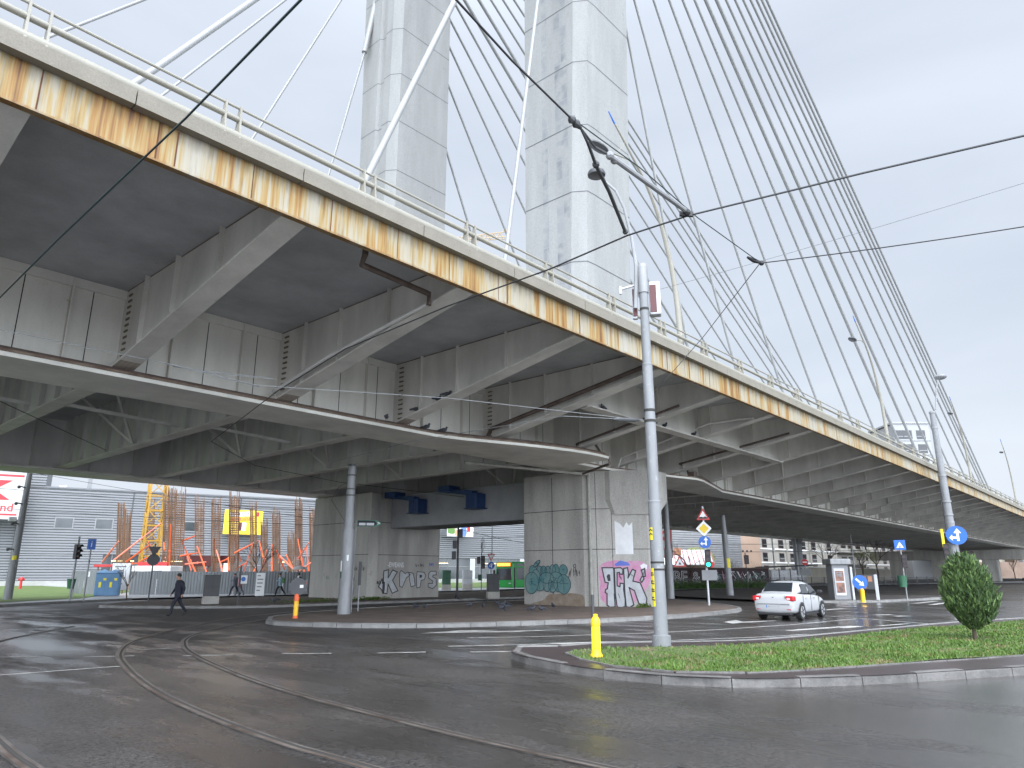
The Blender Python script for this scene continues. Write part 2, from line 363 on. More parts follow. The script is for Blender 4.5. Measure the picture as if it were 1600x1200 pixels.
# ------------------------------------------------------------------ camera, sky, light
cam = bpy.data.cameras.new('camera'); co = bpy.data.objects.new('camera', cam); C.objects.link(co)
co.location = (0, 0, EYE); cam.sensor_width = 36; cam.lens = 36*F/1600; cam.clip_end = 3000; cam.clip_start = .05
co.matrix_world = Matrix.Translation((0,0,EYE)) @ Matrix((RT, UP, -FW)).transposed().to_4x4()
sc.camera = co
w = bpy.data.worlds.new('World'); sc.world = w; w.use_nodes = True
N, L = w.node_tree.nodes, w.node_tree.links
bg = N['Background']
tc = N.new('ShaderNodeTexCoord')
sky = N.new('ShaderNodeTexSky'); sky.sky_type = 'NISHITA'; sky.sun_disc = False
SUN_EL, SUN_ROT = math.radians(52), math.radians(232)
sky.sun_elevation = SUN_EL; sky.sun_rotation = math.radians(218); sky.air_density = 1.5; sky.dust_density = 4
sk = N.new('ShaderNodeMixRGB'); sk.blend_type = 'MULTIPLY'; sk.inputs[0].default_value = 1; sk.inputs[2].default_value = (.09,.09,.09,1)
L.new(sky.outputs[0], sk.inputs[1])
sep = N.new('ShaderNodeSeparateXYZ'); L.new(tc.outputs['Generated'], sep.inputs[0])
def wm(op, a, b, c=None):
    x = N.new('ShaderNodeMath'); x.operation = op
    for i, v in enumerate((a, b, c)):
        if v is None: continue
        if isinstance(v, (int, float)): x.inputs[i].default_value = v
        else: L.new(v, x.inputs[i])
    return x.outputs[0]
# a cloud sheet: bright overhead and on the side of the hidden sun, evener low down
mp = N.new('ShaderNodeMapping'); mp.inputs['Scale'].default_value = (1.1, 1.1, 3.2); L.new(tc.outputs['Generated'], mp.inputs[0])
no = N.new('ShaderNodeTexNoise'); no.inputs['Scale'].default_value = 1.6; no.inputs['Detail'].default_value = 6; no.inputs['Roughness'].default_value = .5; no.inputs['Distortion'].default_value = .4
L.new(mp.outputs[0], no.inputs['Vector'])
cr = N.new('ShaderNodeValToRGB'); cr.color_ramp.elements[0].position = .3; cr.color_ramp.elements[1].position = .72
cr.color_ramp.elements[0].color = (.345,.38,.44,1); cr.color_ramp.elements[1].color = (.43,.466,.52,1)
L.new(no.outputs['Fac'], cr.inputs[0])
zen = N.new('ShaderNodeMapRange'); zen.inputs[1].default_value = .62; zen.inputs[2].default_value = .95; zen.inputs[3].default_value = 1.; zen.inputs[4].default_value = 2.5; zen.interpolation_type = 'SMOOTHSTEP'
L.new(sep.outputs['Z'], zen.inputs[0])
back = wm('MULTIPLY_ADD', sep.outputs['X'], -.6, wm('MULTIPLY', sep.outputs['Y'], -.8))
bk = N.new('ShaderNodeMapRange'); bk.inputs[1].default_value = -.1; bk.inputs[2].default_value = .75; bk.inputs[3].default_value = 1.; bk.inputs[4].default_value = 6.6; bk.interpolation_type = 'SMOOTHSTEP'
L.new(back, bk.inputs[0])
gain = wm('MULTIPLY', zen.outputs[0], bk.outputs[0])
cl = N.new('ShaderNodeVectorMath'); cl.operation = 'SCALE'; L.new(cr.outputs[0], cl.inputs[0]); L.new(gain, cl.inputs['Scale'])
mxs = N.new('ShaderNodeMixRGB'); mxs.inputs[0].default_value = .9; L.new(sk.outputs[0], mxs.inputs[1]); L.new(cl.outputs[0], mxs.inputs[2])
L.new(mxs.outputs[0], bg.inputs['Color']); bg.inputs['Strength'].default_value = 1.
sl = bpy.data.lights.new('sun', 'SUN'); sl.energy = .6; sl.angle = math.radians(25); sl.color = (1, .97, .92)
so = bpy.data.objects.new('sun', sl); C.objects.link(so)
sd = Vector((-.6*math.cos(SUN_EL), -.8*math.cos(SUN_EL), math.sin(SUN_EL)))
so.rotation_euler = sd.to_track_quat('Z', 'Y').to_euler(); so.location = (-20,-20,40)
sc.view_settings.view_transform = 'Standard'; sc.view_settings.look = 'None'; sc.view_settings.exposure = 1.0; sc.view_settings.gamma = 1
sc.cycles.max_bounces = 8; sc.cycles.diffuse_bounces = 5; sc.cycles.glossy_bounces = 3
sc.cycles.use_denoising = True

# ------------------------------------------------------------------ ground
struct(MB().add([(-700,-700,0),(900,-700,0),(900,900,0),(-700,900,0)], [(0,1,2,3)]), 'road', 'asphalt')
def kerb(poly, name='kerb', mat='kerb', w=.17, h=.13, L_=.86, closed=False):
    mb = MB(); P0 = [Vector((p[0], p[1])) for p in poly]
    cum = [0.]
    for a, b in zip(P0[:-1], P0[1:]): cum.append(cum[-1]+(b-a).length)
    P = [P0[0]]; k_ = max(1, round(cum[-1]/L_)); i_ = 0
    for q_ in range(1, k_+1):
        t_ = cum[-1]*q_/k_
        while i_ < len(cum)-2 and cum[i_+1] < t_: i_ += 1
        P.append(P0[i_].lerp(P0[i_+1], (t_-cum[i_])/max(cum[i_+1]-cum[i_], 1e-6)))
    if closed: P.append(P[0])
    rest = 0.
    for i in range(len(P)-1):
        a, b = P[i], P[i+1]; d = b-a; ln = d.length
        if ln < 1e-4: continue
        k = max(1, round(ln/L_))
        for j in range(k):
            p, q = a+d*(j/k), a+d*((j+1)/k); u = d.normalized(); n = Vector((-u.y, u.x))
            g = .008; p = p+u*g; q = q-u*g; hh = h+random.uniform(-.006,.006); ch = .025
            # front face, chamfer, top
            o0, o1 = p, q; c0, c1 = p+n*ch, q+n*ch; i0, i1 = p+n*w, q+n*w
            mb.add([(*o0,-.05),(*o1,-.05),(*o1,hh-ch),(*o0,hh-ch),(*c0,hh),(*c1,hh),(*i1,hh),(*i0,hh),(*i1,-.05),(*i0,-.05)],
                   [(0,1,2,3),(3,2,5,4),(4,5,6,7),(7,6,8,9),(0,3,4,7,9),(1,8,6,5,2)])
    return struct(mb, name, mat)
def sheet(poly, z, name, mat):
    bm = bmesh.new(); vs = [bm.verts.new((p[0], p[1], z)) for p in poly]
    f = bm.faces.new(vs); bmesh.ops.triangulate(bm, faces=[f])
    bmesh.ops.recalc_face_normals(bm, faces=list(bm.faces))
    for f in bm.faces:
        if f.normal.z < 0: f.normal_flip()
    me = bpy.data.meshes.new(name); bm.to_mesh(me); bm.free(); me.materials.append(MT[mat])
    o = bpy.data.objects.new(name, me); C.objects.link(o); return tag(o, kind='structure')
# the near traffic island: kerb, red asphalt walk, grass
front = [(60,-24),(30,-7.2),(20,-1.0),(15.09,1.99),(12.67,3.34),(11.31,4.31),(10.5,5.2),(10.16,6.1),(10.12,6.9),(10.22,7.7),(10.45,8.5),(10.8,9.4),(11.3,10.1),(12.0,10.55)]
bpts = [(12.0,10.55)]+[tuple(gp(x,y,.14)[:2]) for x, y in ((860,1009),(910,1005),(1000,1002.5),(1100,1001),(1200,997),(1350,984),(1480,972.5),(1600,965))]+[(46,-2.0),(75,-12)]
fr = [tuple(v) for v in spline(front, 4)]; bk_ = [tuple(v) for v in spline(bpts, 4)]
kerb(list(reversed(fr)), 'kerb', 'kerbd', L_=1.05, h=.14)
kerb(list(reversed(bk_)), 'kerb', 'kerb', L_=.9, h=.15)
sheet([(p[0], p[1]) for p in fr+bk_[1:]], .135, 'pavement', 'walk')
gin = [(60,-22),(30,-6.2)]+[tuple(gp(x,y,.15)[:2]) for x, y in ((1600,1023),(1400,1036),(1200,1049),(1080,1050),(1000,1045),(950,1038),(918,1031),(892,1024),(886,1020),(900,1015.5),(935,1013))]
gbk = [tuple(gp(x,y,.15)[:2]) for x, y in ((1000,1011),(1090,1009),(1200,1004.5),(1350,990),(1480,978),(1600,970))]+[(46,-2.6),(75,-12.5)]
gpoly = [tuple(v) for v in spline(gin, 3)]+[tuple(v) for v in spline(gbk, 3)]
sheet(gpoly, .15, 'lawn', 'lawn')
kerb([tuple(v) for v in spline(gin[2:], 3)], 'kerb', 'kerbd', w=.07, h=.158, L_=1.1)
def inside(x, y, poly):
    c = False; j = len(poly)-1
    for i in range(len(poly)):
        xi, yi = poly[i]; xj, yj = poly[j]
        if (yi > y) != (yj > y) and x < (xj-xi)*(y-yi)/(yj-yi)+xi: c = not c
        j = i
    return c
MT['blade'] = M('grass_blades', (.088,.165,.018), .6, col2=(.045,.09,.012), vs=1.6, spots=((.15,.125,.05), 1.7, .54))
def grass(poly, n, hh, z, rx, ry, name='grass', bald=None):
    mb = MB(); c = 0
    while c < n:
        x, y = random.uniform(*rx), random.uniform(*ry)
        if not inside(x, y, poly): continue
        d = math.hypot(x, y)
        if random.random() > min(1, (15/d)**1.3): continue
        if bald and bald(x, y) and random.random() < .75: continue
        c += 1
        a = random.uniform(0, PI); h = hh*random.uniform(.5, 1.5)*(1+.5*(math.sin(x*1.9+y)*math.sin(y*2.3))); wd = .011*(1+d/25)
        lx, ly = random.gauss(0, .4)*h, random.gauss(0, .4)*h
        mb.add([(x-wd*math.cos(a), y-wd*math.sin(a), z-.01), (x+wd*math.cos(a), y+wd*math.sin(a), z-.01), (x+lx, y+ly, z+h)], [(0,1,2)])
    return tag(mb.build(name, 'blade'), 'short green grass growing on the near traffic island', 'grass', kind='stuff')
grass(gpoly, 62000, .04, .15, (10, 40), (-10, 10.1), bald=lambda x, y: math.hypot(x-11.7, y-8.4) < .9 or (y > 6.4-(x-15)*.2 and x < 19))
# island under the pylon
isl = [(13.58,23.42),(12.95,22.4),(13.0,21.2),(13.6,19.6),(14.5,18.1),(16.1,16.8),(17.85,15.87),(20.2,14.8),(22.74,14.13),(25.2,13.75),(27.3,13.69),(29.2,13.75),(30.81,14.02),(32.5,14.8),(34.83,16.74),(37.2,19.3),(39.6,22.4),(42.5,25),(46,27)]
isb = [(46,27),(41,27.9),(34,27.8),(27,27.6),(22,27.2),(18.36,26.49),(16.5,25.9),(15.05,24.98),(14.1,24.3)]
o1 = [tuple(v) for v in spline(isl, 3)]; o2 = [tuple(v) for v in spline(isb+[isl[0]], 3)]
kerb(o1, 'kerb', 'kerb', h=.14, L_=.85); kerb(o2, 'kerb', 'kerb', h=.14, L_=.85)
sheet(o1[:-1]+o2[:-1], .125, 'traffic_island', 'soil')
# island of the far pier
i2 = [(13.5,39.0),(14.4,37),(16.5,34.4),(18.92,32.9),(23,32.6),(28,32.4),(36,32.2),(46,32.4),(60,33.5)]
i2b = [(60,33.5),(60,41.5),(45,43.5),(36,44),(28,44.4),(20.94,44.6),(17.5,43.4),(14.8,41.2)]
o1 = [tuple(v) for v in spline(i2, 3)]; o2 = [tuple(v) for v in spline(i2b[1:]+[i2[0]], 3)]
kerb(o1, 'kerb', 'kerb', h=.13, L_=1.2); kerb(o2, 'kerb', 'kerb', h=.13, L_=1.2)
sheet(o1+o2[:-1], .115, 'traffic_island', 'soil')
# far side: pavement and lawn before the shopping hall
lw = [(-60,15),(0,34),(10.43,43.15),(12.6,45.04),(14.84,46.27),(17.0,47.2),(18.6,48.3)]
o1 = [tuple(v) for v in spline(lw, 3)]
kerb(o1, 'kerb', 'kerb', h=.13, L_=1.2)
sheet(o1+[(60,46.5),(120,38),(150,60),(90,84),(50,98),(27,106),(0,125),(-60,120)], .11, 'pavement', 'pave')
lawn2 = [(-60,19),(0,38),(10.2,45.6),(13.2,48.0),(16.5,50.4),(20,57),(26,66),(28.6,103),(-60,118)]
sheet(lawn2, .13, 'lawn', 'lawn')
sheet([(52,55),(84,44),(100,52),(92,81),(70,90),(55,70)], .13, 'lawn', 'lawn')
MT['lawnf'] = M('bright_lawn', (.1,.15,.035), .9, var=.35, vs=.8, bump=.5, bs=8)
for s_ in [o for o in bpy.data.objects if o.name.startswith('lawn') and o.name != 'lawn']: s_.data.materials[0] = MT['lawnf']
# pavements on the right with the kiosk
i3 = [(41.5,17.2),(43.2,14.6),(45.6,12.6),(48,11.9),(52,11.0),(56,10.8),(57.2,11.6),(56,13.4),(60,17),(75,22),(95,26)]
o1 = [tuple(v) for v in spline(i3, 3)]
kerb(o1, 'kerb', 'kerb', h=.13, L_=1.)
MT['apron'] = M('dark_wet_paving', (.06,.053,.05), .55, var=.3, vs=1.5, bump=.2, bs=30)
sheet(o1+[(95,32),(70,33),(52,31),(44,24)], .12, 'pavement', 'apron')
# strip of ground along the graffitied fence and beyond
sheet([(52,38),(95,34),(170,20),(300,10),(300,-8),(175,8),(100,30),(52,36)], .1, 'pavement', 'pave')
# ------------------------------------------------------------------ markings
def mark(pts, w=.11, z=.004, name='road_marking'):
    mb = MB(); P = [Vector(p) for p in pts]
    for a, b in zip(P[:-1], P[1:]):
        d = (b-a).normalized(); n = Vector((-d.y, d.x, 0))*w/2; k = max(1, int((b-a).length/1.5))
        for j in range(k):
            p, q = a+(b-a)*(j/k), a+(b-a)*((j+1)/k)
            mb.add([(*(p-n)[:2], z), (*(q-n)[:2], z), (*(q+n)[:2], z), (*(p+n)[:2], z)], [(0,1,2,3)])
    return struct(mb, name, 'wmark')
def mark_poly(px, z=.005): return sheet([gp(*p) for p in px], z, 'road_marking', 'wmark')
mark([gp(730,997), gp(850,994.5), gp(1010,989.5), gp(1120,984), gp(1240,976), gp(1338,967)])
mark([gp(1285,962), gp(1340,966), gp(1480,977), gp(1540,982)])
mark([gp(700,1010), gp(790,1008), gp(870,1006)], .12)
mark([gp(990,1003), gp(1100,999), gp(1200,995), gp(1262,991)], .09)
for a, b in (((590,1020.5),(665,1019)), ((735,1019),(800,1018)), ((440,1021.5),(518,1021)), ((285,1025),(365,1023.5)), ((130,1026.5),(210,1025))):
    mark([gp(*a), gp(*b)], .1)
mark([gp(-40,1058), gp(190,1041)], .09); mark([gp(208,1016), gp(285,1012)], .08); mark([gp(-40,1027), gp(60,1026.5)], .08)
mark_poly([(655,990),(720,985),(780,984.5),(742,987),(878,984),(800,988),(740,988.5)])
mark_poly([(1130,972),(1150,969),(1160,971.5),(1218,969.5),(1180,972.5),(1162,973),(1145,974.5)])
mark_poly([(1225,985),(1310,979),(1330,978),(1352,979),(1318,982),(1312,980.8),(1240,986)])
mark_poly([(855,1005),(1000,1001.5),(905,1005.5),(880,1007.5)])
mark([gp(1372,978.2), gp(1420,974.5)], .15)
for a, b in (((1428,943),(1462,939.5)), ((1455,945),(1490,940.5)), ((1366,961),(1395,960.5)), ((1398,963),(1418,962.5)), ((1290,953),(1318,951))):
    mark([gp(*a), gp(*b)], .35)
mark([gp(690,950), gp(760,945), gp(815,944)], .12)
# ------------------------------------------------------------------ tram rails
MT['railst'] = M('rail_steel', (.2,.17,.15), .4, .4, col2=(.07,.045,.032), vs=1.6)
MT['railset'] = M('rail_bedding', (.11,.106,.102), .35, var=.7, vs=2.5, fine=.4)
def ribbon(mb, P, off, w, z):
    pr = None
    for i, p in enumerate(P):
        d = (P[min(i+1, len(P)-1)]-P[max(i-1, 0)]); d = Vector((d.x, d.y)).normalized(); n = Vector((-d.y, d.x))
        a = Vector((p.x, p.y))+n*(off-w/2); b = Vector((p.x, p.y))+n*(off+w/2)
        if pr: mb.add([(*pr[0], z), (*a, z), (*b, z), (*pr[1], z)], [(0,1,2,3)])
        pr = (a, b)
def tram_rail(pts):
    P = spline([Vector((*p, 0)) for p in pts], 8)
    mb = MB(); ribbon(mb, P, 0, .165, .004); struct(mb, 'rail_bed', 'railset')
    mb = MB(); ribbon(mb, P, .04, .055, .009); ribbon(mb, P, -.05, .022, .009); struct(mb, 'tram_rail', 'railst')
    mb = MB(); ribbon(mb, P, -.02, .05, .0075); struct(mb, 'rail_groove', 'seam')
tram_rail([(4.6,-8),(4.35,0),(4.27,5.63),(4.27,6.91),(4.42,8.71),(4.78,11.11),(5.48,14.02),(6.4,16.89),(7.85,19.72),(10.5,23.0),(14.5,26.8),(20,29.3),(28,30.1),(60,30.6),(110,31)])
tram_rail([(5.9,-8),(5.68,0),(5.65,3.97),(5.69,5.98),(5.85,8.03),(6.04,9.7),(6.44,11.95),(7.2,15.05),(8.05,17.52),(9.25,19.8),(11.4,22.3),(15.4,25.6),(20.5,27.95),(28,28.75),(60,29.25),(110,29.6)])
tram_rail([(2.3,-8),(2.22,0),(2.25,5),(2.3,7.74),(2.37,8.93),(2.6,11.5),(3.0,14.5),(3.9,18.5),(5.6,22.2),(8.4,26.2)])
# drain grate at the bottom edge
g0 = gp(1080,1222)
mb = MB()
for k in range(9): mb.box(g0.x-.32+k*.08, g0.x-.28+k*.08, g0.y-.3, g0.y+.3, .002, .012)
mb.box(g0.x-.36, g0.x+.4, g0.y-.36, g0.y-.3, .002, .013); mb.box(g0.x-.36, g0.x+.4, g0.y+.3, g0.y+.36, .002, .013)
tag(mb.build('drain_grate', 'seam'), 'dark slotted drain grate set in the wet road', 'drain')

# ================================================================== the bridge
BR = thing('cable_stayed_bridge', 'cable-stayed road bridge with rust-streaked white edge and twin concrete pylons', 'bridge', (31, 30.4, 0))
def part(mb, name, mat, parent=None, smooth=False):
    o = mb.build(name, mat, parent or BR, smooth)
    if parent is None: o.location = (-31, -30.4, 0)
    return o
XA, XB, YF, PIT = -9., 262., 11.2, 4.67
KS = range(-2, 55); BX = [6.42+PIT*k for k in KS]
YC = 60.8                                                     # Y mirrors about 30.4
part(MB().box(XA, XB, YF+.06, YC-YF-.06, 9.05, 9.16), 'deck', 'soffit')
# fascia plates with rusty seams
def fascia(y, s):
    mb = MB(); x = XA
    while x < XB:
        ln = random.choice((1.42, 1.55, 1.55, 1.7))
        mb.box(x+.012, min(x+ln, XB)-.012, min(y, y+s*.05), max(y, y+s*.05), 8.235, 8.93)
        mb.box(x-.012, x+.012, min(y+s*.006, y+s*.05), max(y+s*.006, y+s*.05), 8.225, 8.93, 1)
        if random.random() < .22: 
            ww = random.uniform(.02,.05); mb.box(x+.3, x+.3+ww, min(y-s*.003, y), max(y-s*.003, y), 8.24, 8.9, 1)
        x += ln
    mb.box(XA, XB, min(y-s*.015, y+s*.12), max(y-s*.015, y+s*.12), 8.2, 8.233, 0)
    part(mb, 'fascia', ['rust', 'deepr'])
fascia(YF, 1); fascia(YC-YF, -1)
# concrete edge beam, in lengths
for y0, y1 in ((YF-.18, YF+.45), (YC-YF-.45, YC-YF+.14)):
    mb = MB(); x = XA
    while x < XB:
        mb.box(x+.01, x+3.06, y0, y1, 8.932, 9.2+random.uniform(-.008,.008)); x += 3.07
    part(mb, 'parapet', 'kerbc')
for y, s in ((YF+.02, 1), (YC-YF-.02, -1)):
    GR = part(MB().tube([(XA,y,9.31),(XB,y,9.31)], .112, 12), 'guard_rail', 'rail', smooth=True)
    part(MB().tube([(XA,y,9.68),(XB,y,9.68)], .058, 10), 'guard_rail', 'rail', smooth=True)
    part(MB().tube([(XA,y,9.92),(XB,y,9.92)], .026, 8), 'hand_rail', 'rail', smooth=True)
    if s == 1:
        first = None
        for k in range(-3, 82):
            x = 1.86+3.07*k
            if first is None:
                mb = MB()
                for dx in (-.14, .14):
                    mb.slabx([(-.12,9.2),(.12,9.2),(.09,9.55),(.03,9.95),(-.05,9.95),(-.07,9.55)], dx-.018, dx+.018)
                mb.box(-.2,.2,-.11,.11,9.2,9.225)
                first = part(mb, 'rail_post', 'rail'); o = first
            else:
                o = first.copy(); C.objects.link(o)
            o.location = (x-31, y-30.4, 0)
# brackets outside the near girder
WY = 19.75
for k, X in zip(KS, BX):
    mb = MB()
    mb.slabx([(WY,6.74),(WY,9.05),(YF+.1,9.05),(YF+.1,8.27)], X-.03, X+.03, 0)
    sl_ = (8.24-6.7)/(YF+.1-WY)
    wd = .27 if X < 24 else .2
    zf = lambda y: 6.7+(y-WY)*sl_
    mb.add([(X-wd,WY-.35,zf(WY-.35)),(X+wd,WY-.35,zf(WY-.35)),(X+wd,YF+.1,8.24),(X-wd,YF+.1,8.24),(X-wd,WY-.35,zf(WY-.35)+.05),(X+wd,WY-.35,zf(WY-.35)+.05),(X+wd,YF+.1,8.29),(X-wd,YF+.1,8.29)],
           [(0,3,2,1),(4,5,6,7),(0,1,5,4),(1,2,6,5),(2,3,7,6),(3,0,4,7)], 0)
    for y in (18.2, 16.4, 14.2):
        mb.box(X-.15, X-.03, y-.02, y+.02, zf(y)+.05, 9.05, 0)
    if X < 24:
        for j in range(12):                                    # bolted splice at the root
            z = 6.95+j*.17
            mb.box(X-.06, X-.03, WY-.52, WY-.3, z, z+.05, 1); 
        for j in range(10): mb.box(X-.25, X+.25, WY-.95+j*.07, WY-.92+j*.07, zf(WY-.95+j*.07)-.012, zf(WY-.95+j*.07)-.004, 1)
        mb.box(X-.036, X+.036, YF+.1, WY, 9.02, 9.046, 1)
    part(mb, 'bracket', ['steel', 'ledge'])
# near and far girders
def edge(xs): return xs
def girder(s):
    m = (lambda y: y) if s == 1 else (lambda y: YC-y)
    lo, hi = sorted((m(WY), m(20.95)))
    mb = MB().box(XA, XB, lo, hi, 6.62, 9.048, 0)
    y = m(WY); x = XA+.6
    while x < XB:
        mb.box(x-.012, x+.012, min(y, y-s*.005), max(y, y-s*.005), 6.63, 9.04, 1)
        x += 1.557
    for X in BX:                                              # stiffeners
        for dx in (1.3, 3.35):
            if s == 1: mb.box(X+dx-.02, X+dx+.02, WY-.16, WY-.006, 6.64, 9.0, 0)
            else: mb.box(X+dx-.02, X+dx+.02, m(20.95)-.17, m(20.95)-.002, 6.64, 9.0, 0)
    if s == 1: mb.box(XA, XB, WY-.1, WY-.007, 8.8, 9.04, 0)
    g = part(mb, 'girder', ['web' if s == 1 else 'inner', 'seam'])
    if s == 1:
        near = [(XA,19.1),(17.2,19.1),(18.4,18.85),(19.6,18.42),(20.8,17.98),(22.1,17.6),(23.2,17.35),(24.3,17.22),(25.1,17.2),(25.85,17.28),(26.15,17.5),(26.2,19.25),(28.9,19.25),(35.2,17.85),(36.2,18.0),(41.8,19.55),(XB,19.55)]
    else:
        near = [(XA,19.1),(XB,19.1)]
    pl = near+[(XB,21.25),(XA,21.25)]
    if s == -1: pl = [(x, YC-y) for x, y in reversed(pl)]
    mb = MB().prism(pl, 6.5, 6.615)
    part(mb, 'bottom_flange', 'steel' if s == -1 else 'web')
    if s == 1:
        # dirty upstand and pipes along the ledge
        mb = MB()
        for (xa, ya), (xb, yb) in zip(near[:-1], near[1:]):
            if abs(xb-xa) < .2: continue
            mb.beam((xa,ya+.02,6.64),(xb,yb+.02,6.64), .04, .07)
        part(mb, 'ledge_lip', 'ledge')
        off = [(x, y+.22, 6.74) for x, y in near[:11]]
        part(MB().tube(off, .055, 8), 'service_pipe', 'pipe', smooth=True)
        part(MB().tube([(42,19.7,6.7),(XB,19.7,6.7)], .04, 6), 'service_pipe', 'pipe', smooth=True)
        part(MB().tube([(35.3,18.1,6.78),(36.3,18.15,6.78),(41.9,19.68,6.72)], .05, 8), 'service_pipe', 'pipe', smooth=True)
        for X in BX:
            if X > 44: part(MB().box(X-.1,X+.1,19.58,19.9,6.617,7.0), 'flange_cleat', 'steel')
girder(1); girder(-1)
# mid-cantilever beam by the pylon
mb = MB().box(20.9, 39.2, 14.85, 14.91, 7.62, 9.05); mb.box(20.9, 39.2, 14.62, 15.14, 7.57, 7.62)
part(mb, 'edge_beam', 'steel')
# cross beams between the girders
for k, X in zip(KS, BX):
    if 26.5 < X < 34: continue
    mb = MB().box(X-.02, X+.02, 20.95, YC-20.95, 6.68, 9.048, 0)
    mb.box(X-.24, X+.24, 20.98, YC-20.98, 6.625, 6.68, 1)
    if X < 60:
        for y in [22.6+j*1.56 for j in range(11)]: mb.box(X-.17, X-.02, y-.02, y+.02, 6.69, 9.04, 0)
        for y, dy in ((30.4, 2.0), (30.4, -2.0)):          # sway braces
            mb.beam((X-.2, y, 6.75), (X-2.0, y+dy, 8.95), .09, .09, mi=1)
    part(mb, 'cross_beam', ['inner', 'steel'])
# lateral struts seen under the deck
for X in (1.8, 6.5, 11.1):
    part(MB().beam((X+.3,25.2,6.85),(X+4.3,26.0,6.85), .1, .1), 'strut', 'inner')
# ------------------------------------------------------------------ piers
TH = math.atan2(17.85-20.4, 29.75-28.1)                        # the oblique face looks at the junction
def on_face(sx, z, out=0.):                                     # a point of that face, sx along it
    return Vector((28.1+sx*math.cos(TH)+out*math.sin(TH), 20.4+sx*math.sin(TH)-out*math.cos(TH), z))
def face_mtx(sx, z, out=.004): return Matrix.Translation(on_face(sx, z, out)) @ Matrix.Rotation(TH, 4, 'Z')
def pier_near():
    def plan(g=0.): return [(28.15-g,24.2),(28.1-g,20.4-g*.5),(29.75-g*.5,17.85-g),(30.6,17.85-g),(30.6,24.2)]
    mb = MB().prism(plan()[::-1][::-1] if False else list(reversed(plan()))[::-1], 0, 6.47)
    P = part(mb, 'pier', 'pier')
    for z in (2.72, 4.62):
        a, b = plan(.006), plan(.006)
        m2 = MB().add([(x,y,z) for x,y in a]+[(x,y,z+.03) for x,y in b], [(k,(k+1)%5,5+(k+1)%5,5+k) for k in range(5)]); m2.build('joint', 'seam', P)
    MB().box(28.118, 28.135, 22.3, 22.33, .1, 6.3).build('joint', 'seam', P)
    mb = MB()
    for sx in (.62, 1.36): mb.face(rect(-.012,.012,0,6.3), 0, .02); mb.xf(face_mtx(sx, .1, .006), len(mb.v)-8)
    mb.build('joint', 'seam', P)
    cp = MB(); b = [(28.85,19.05),(29.72,17.75),(30.65,17.75),(30.65,24.3),(28.85,24.3)]; t = [(28.7,19.2),(29.7,17.6),(31.35,17.6),(31.35,24.4),(28.7,24.4)]
    n = 5
    cp.add([(x,y,4.35) for x,y in b]+[(x,y,5.05) for x,y in t]+[(x,y,6.46) for x,y in t],
           [tuple(range(n-1,-1,-1))]+[(i,(i+1)%n,n+(i+1)%n,n+i) for i in range(n)]+[(n+i,n+(i+1)%n,2*n+(i+1)%n,2*n+i) for i in range(n)]+[tuple(range(2*n,3*n))])
    part(cp, 'capital', 'pier', P)
    return P
PN = pier_near()
def pier_far():
    mb = MB()
    XR = onY(686, 900, 36).x; mb.rbox(27.0, 27.75, 35.65, 41.8, 0, 6.48, .06); mb.rbox(27.6, XR, 36.0, 41.6, 0, 6.47, .05)
    xp_ = onY(588, 900, 35.9).x; mb.rbox(27.74, xp_, 35.9, 36.2, 0, 6.46, .03)
    P = part(mb, 'pier', 'pier')
    mb = MB()
    for z in (2.72, 4.7):
        mb.box(26.993, 27.01, 35.66, 41.7, z, z+.03); mb.box(27.76, xp_-.02, 35.892, 35.91, z, z+.03); mb.box(xp_+.02, XR-.02, 35.992, 36.01, z, z+.03)
    mb.build('joint', 'seam', P)
    return P
PF = pier_far()
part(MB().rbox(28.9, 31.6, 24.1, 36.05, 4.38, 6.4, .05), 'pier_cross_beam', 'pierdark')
# blue seismic restrainers on the cross beam
def restrainer(y0):
    mb = MB(); x = 28.0
    mb.rbox(x-.15, x+.75, y0+2.0, y0+2.95, 6.15, 6.5, .03)
    mb.beam((x+.25, y0+2.5, 6.25), (x+.25, y0+.7, 5.98), .3, .24); mb.beam((x+.25, y0+1.0, 6.05), (x+.25, y0+.35, 5.95), .42, .3)
    mb.rbox(x+.05, x+.8, y0, y0+.85, 5.15, 5.95, .03); mb.box(x-.02, x+.9, y0-.06, y0+.92, 5.1, 5.15)
    for yy in (.2,.42,.64): mb.box(x+.02, x+.05, y0+yy-.03, y0+yy+.03, 5.2, 5.9)
    part(mb, 'restrainer', 'blue')
restrainer(27.6); restrainer(32.5)
# drain pipes
def pipe(pts, r=.06, mat='pipe', name='drain_pipe'): return part(MB().tube(pts, r, 8), name, mat, smooth=True)
pp0 = on_face(.32, 0, .1)
pipe([(pp0.x,pp0.y,6.45),(pp0.x,pp0.y,.15)], .085, 'gpipe')
for z in (1.2, 3.1, 5.0, 6.1): part(MB().tube([(pp0.x,pp0.y,z),(pp0.x,pp0.y,z+.07)], .105, 8), 'pipe_clamp', 'gpipe')
pipe([(21.9,22.3,6.4),(23.5,21.8,6.38),(pp0.x,pp0.y,6.3)], .07, 'gpipe')
pipe([(26.0,17.4,6.6),(26.0,17.35,6.3),(27.5,19.9,6.25)], .06, 'pipe')
pipe([(25.8,18.0,7.3),(25.75,17.6,6.75)], .05); pipe([(24.86,13.2,8.1),(24.86,18.3,7.15),(25.8,18.9,7.05),(25.8,18.0,6.7)], .05)
pipe([(8.4,11.75,9.0),(8.4,11.75,8.35),(8.5,12.0,8.22),(10.75,12.3,8.3),(10.75,12.3,8.0)], .07)
pipe([(10.75,12.3,8.05),(10.75,16.5,7.55),(10.72,19.3,7.0)], .05, 'inner')
pipe([(20.1,11.9,8.4),(20.1,19.0,7.2),(20.1,19.3,6.7)], .085, 'pipe')
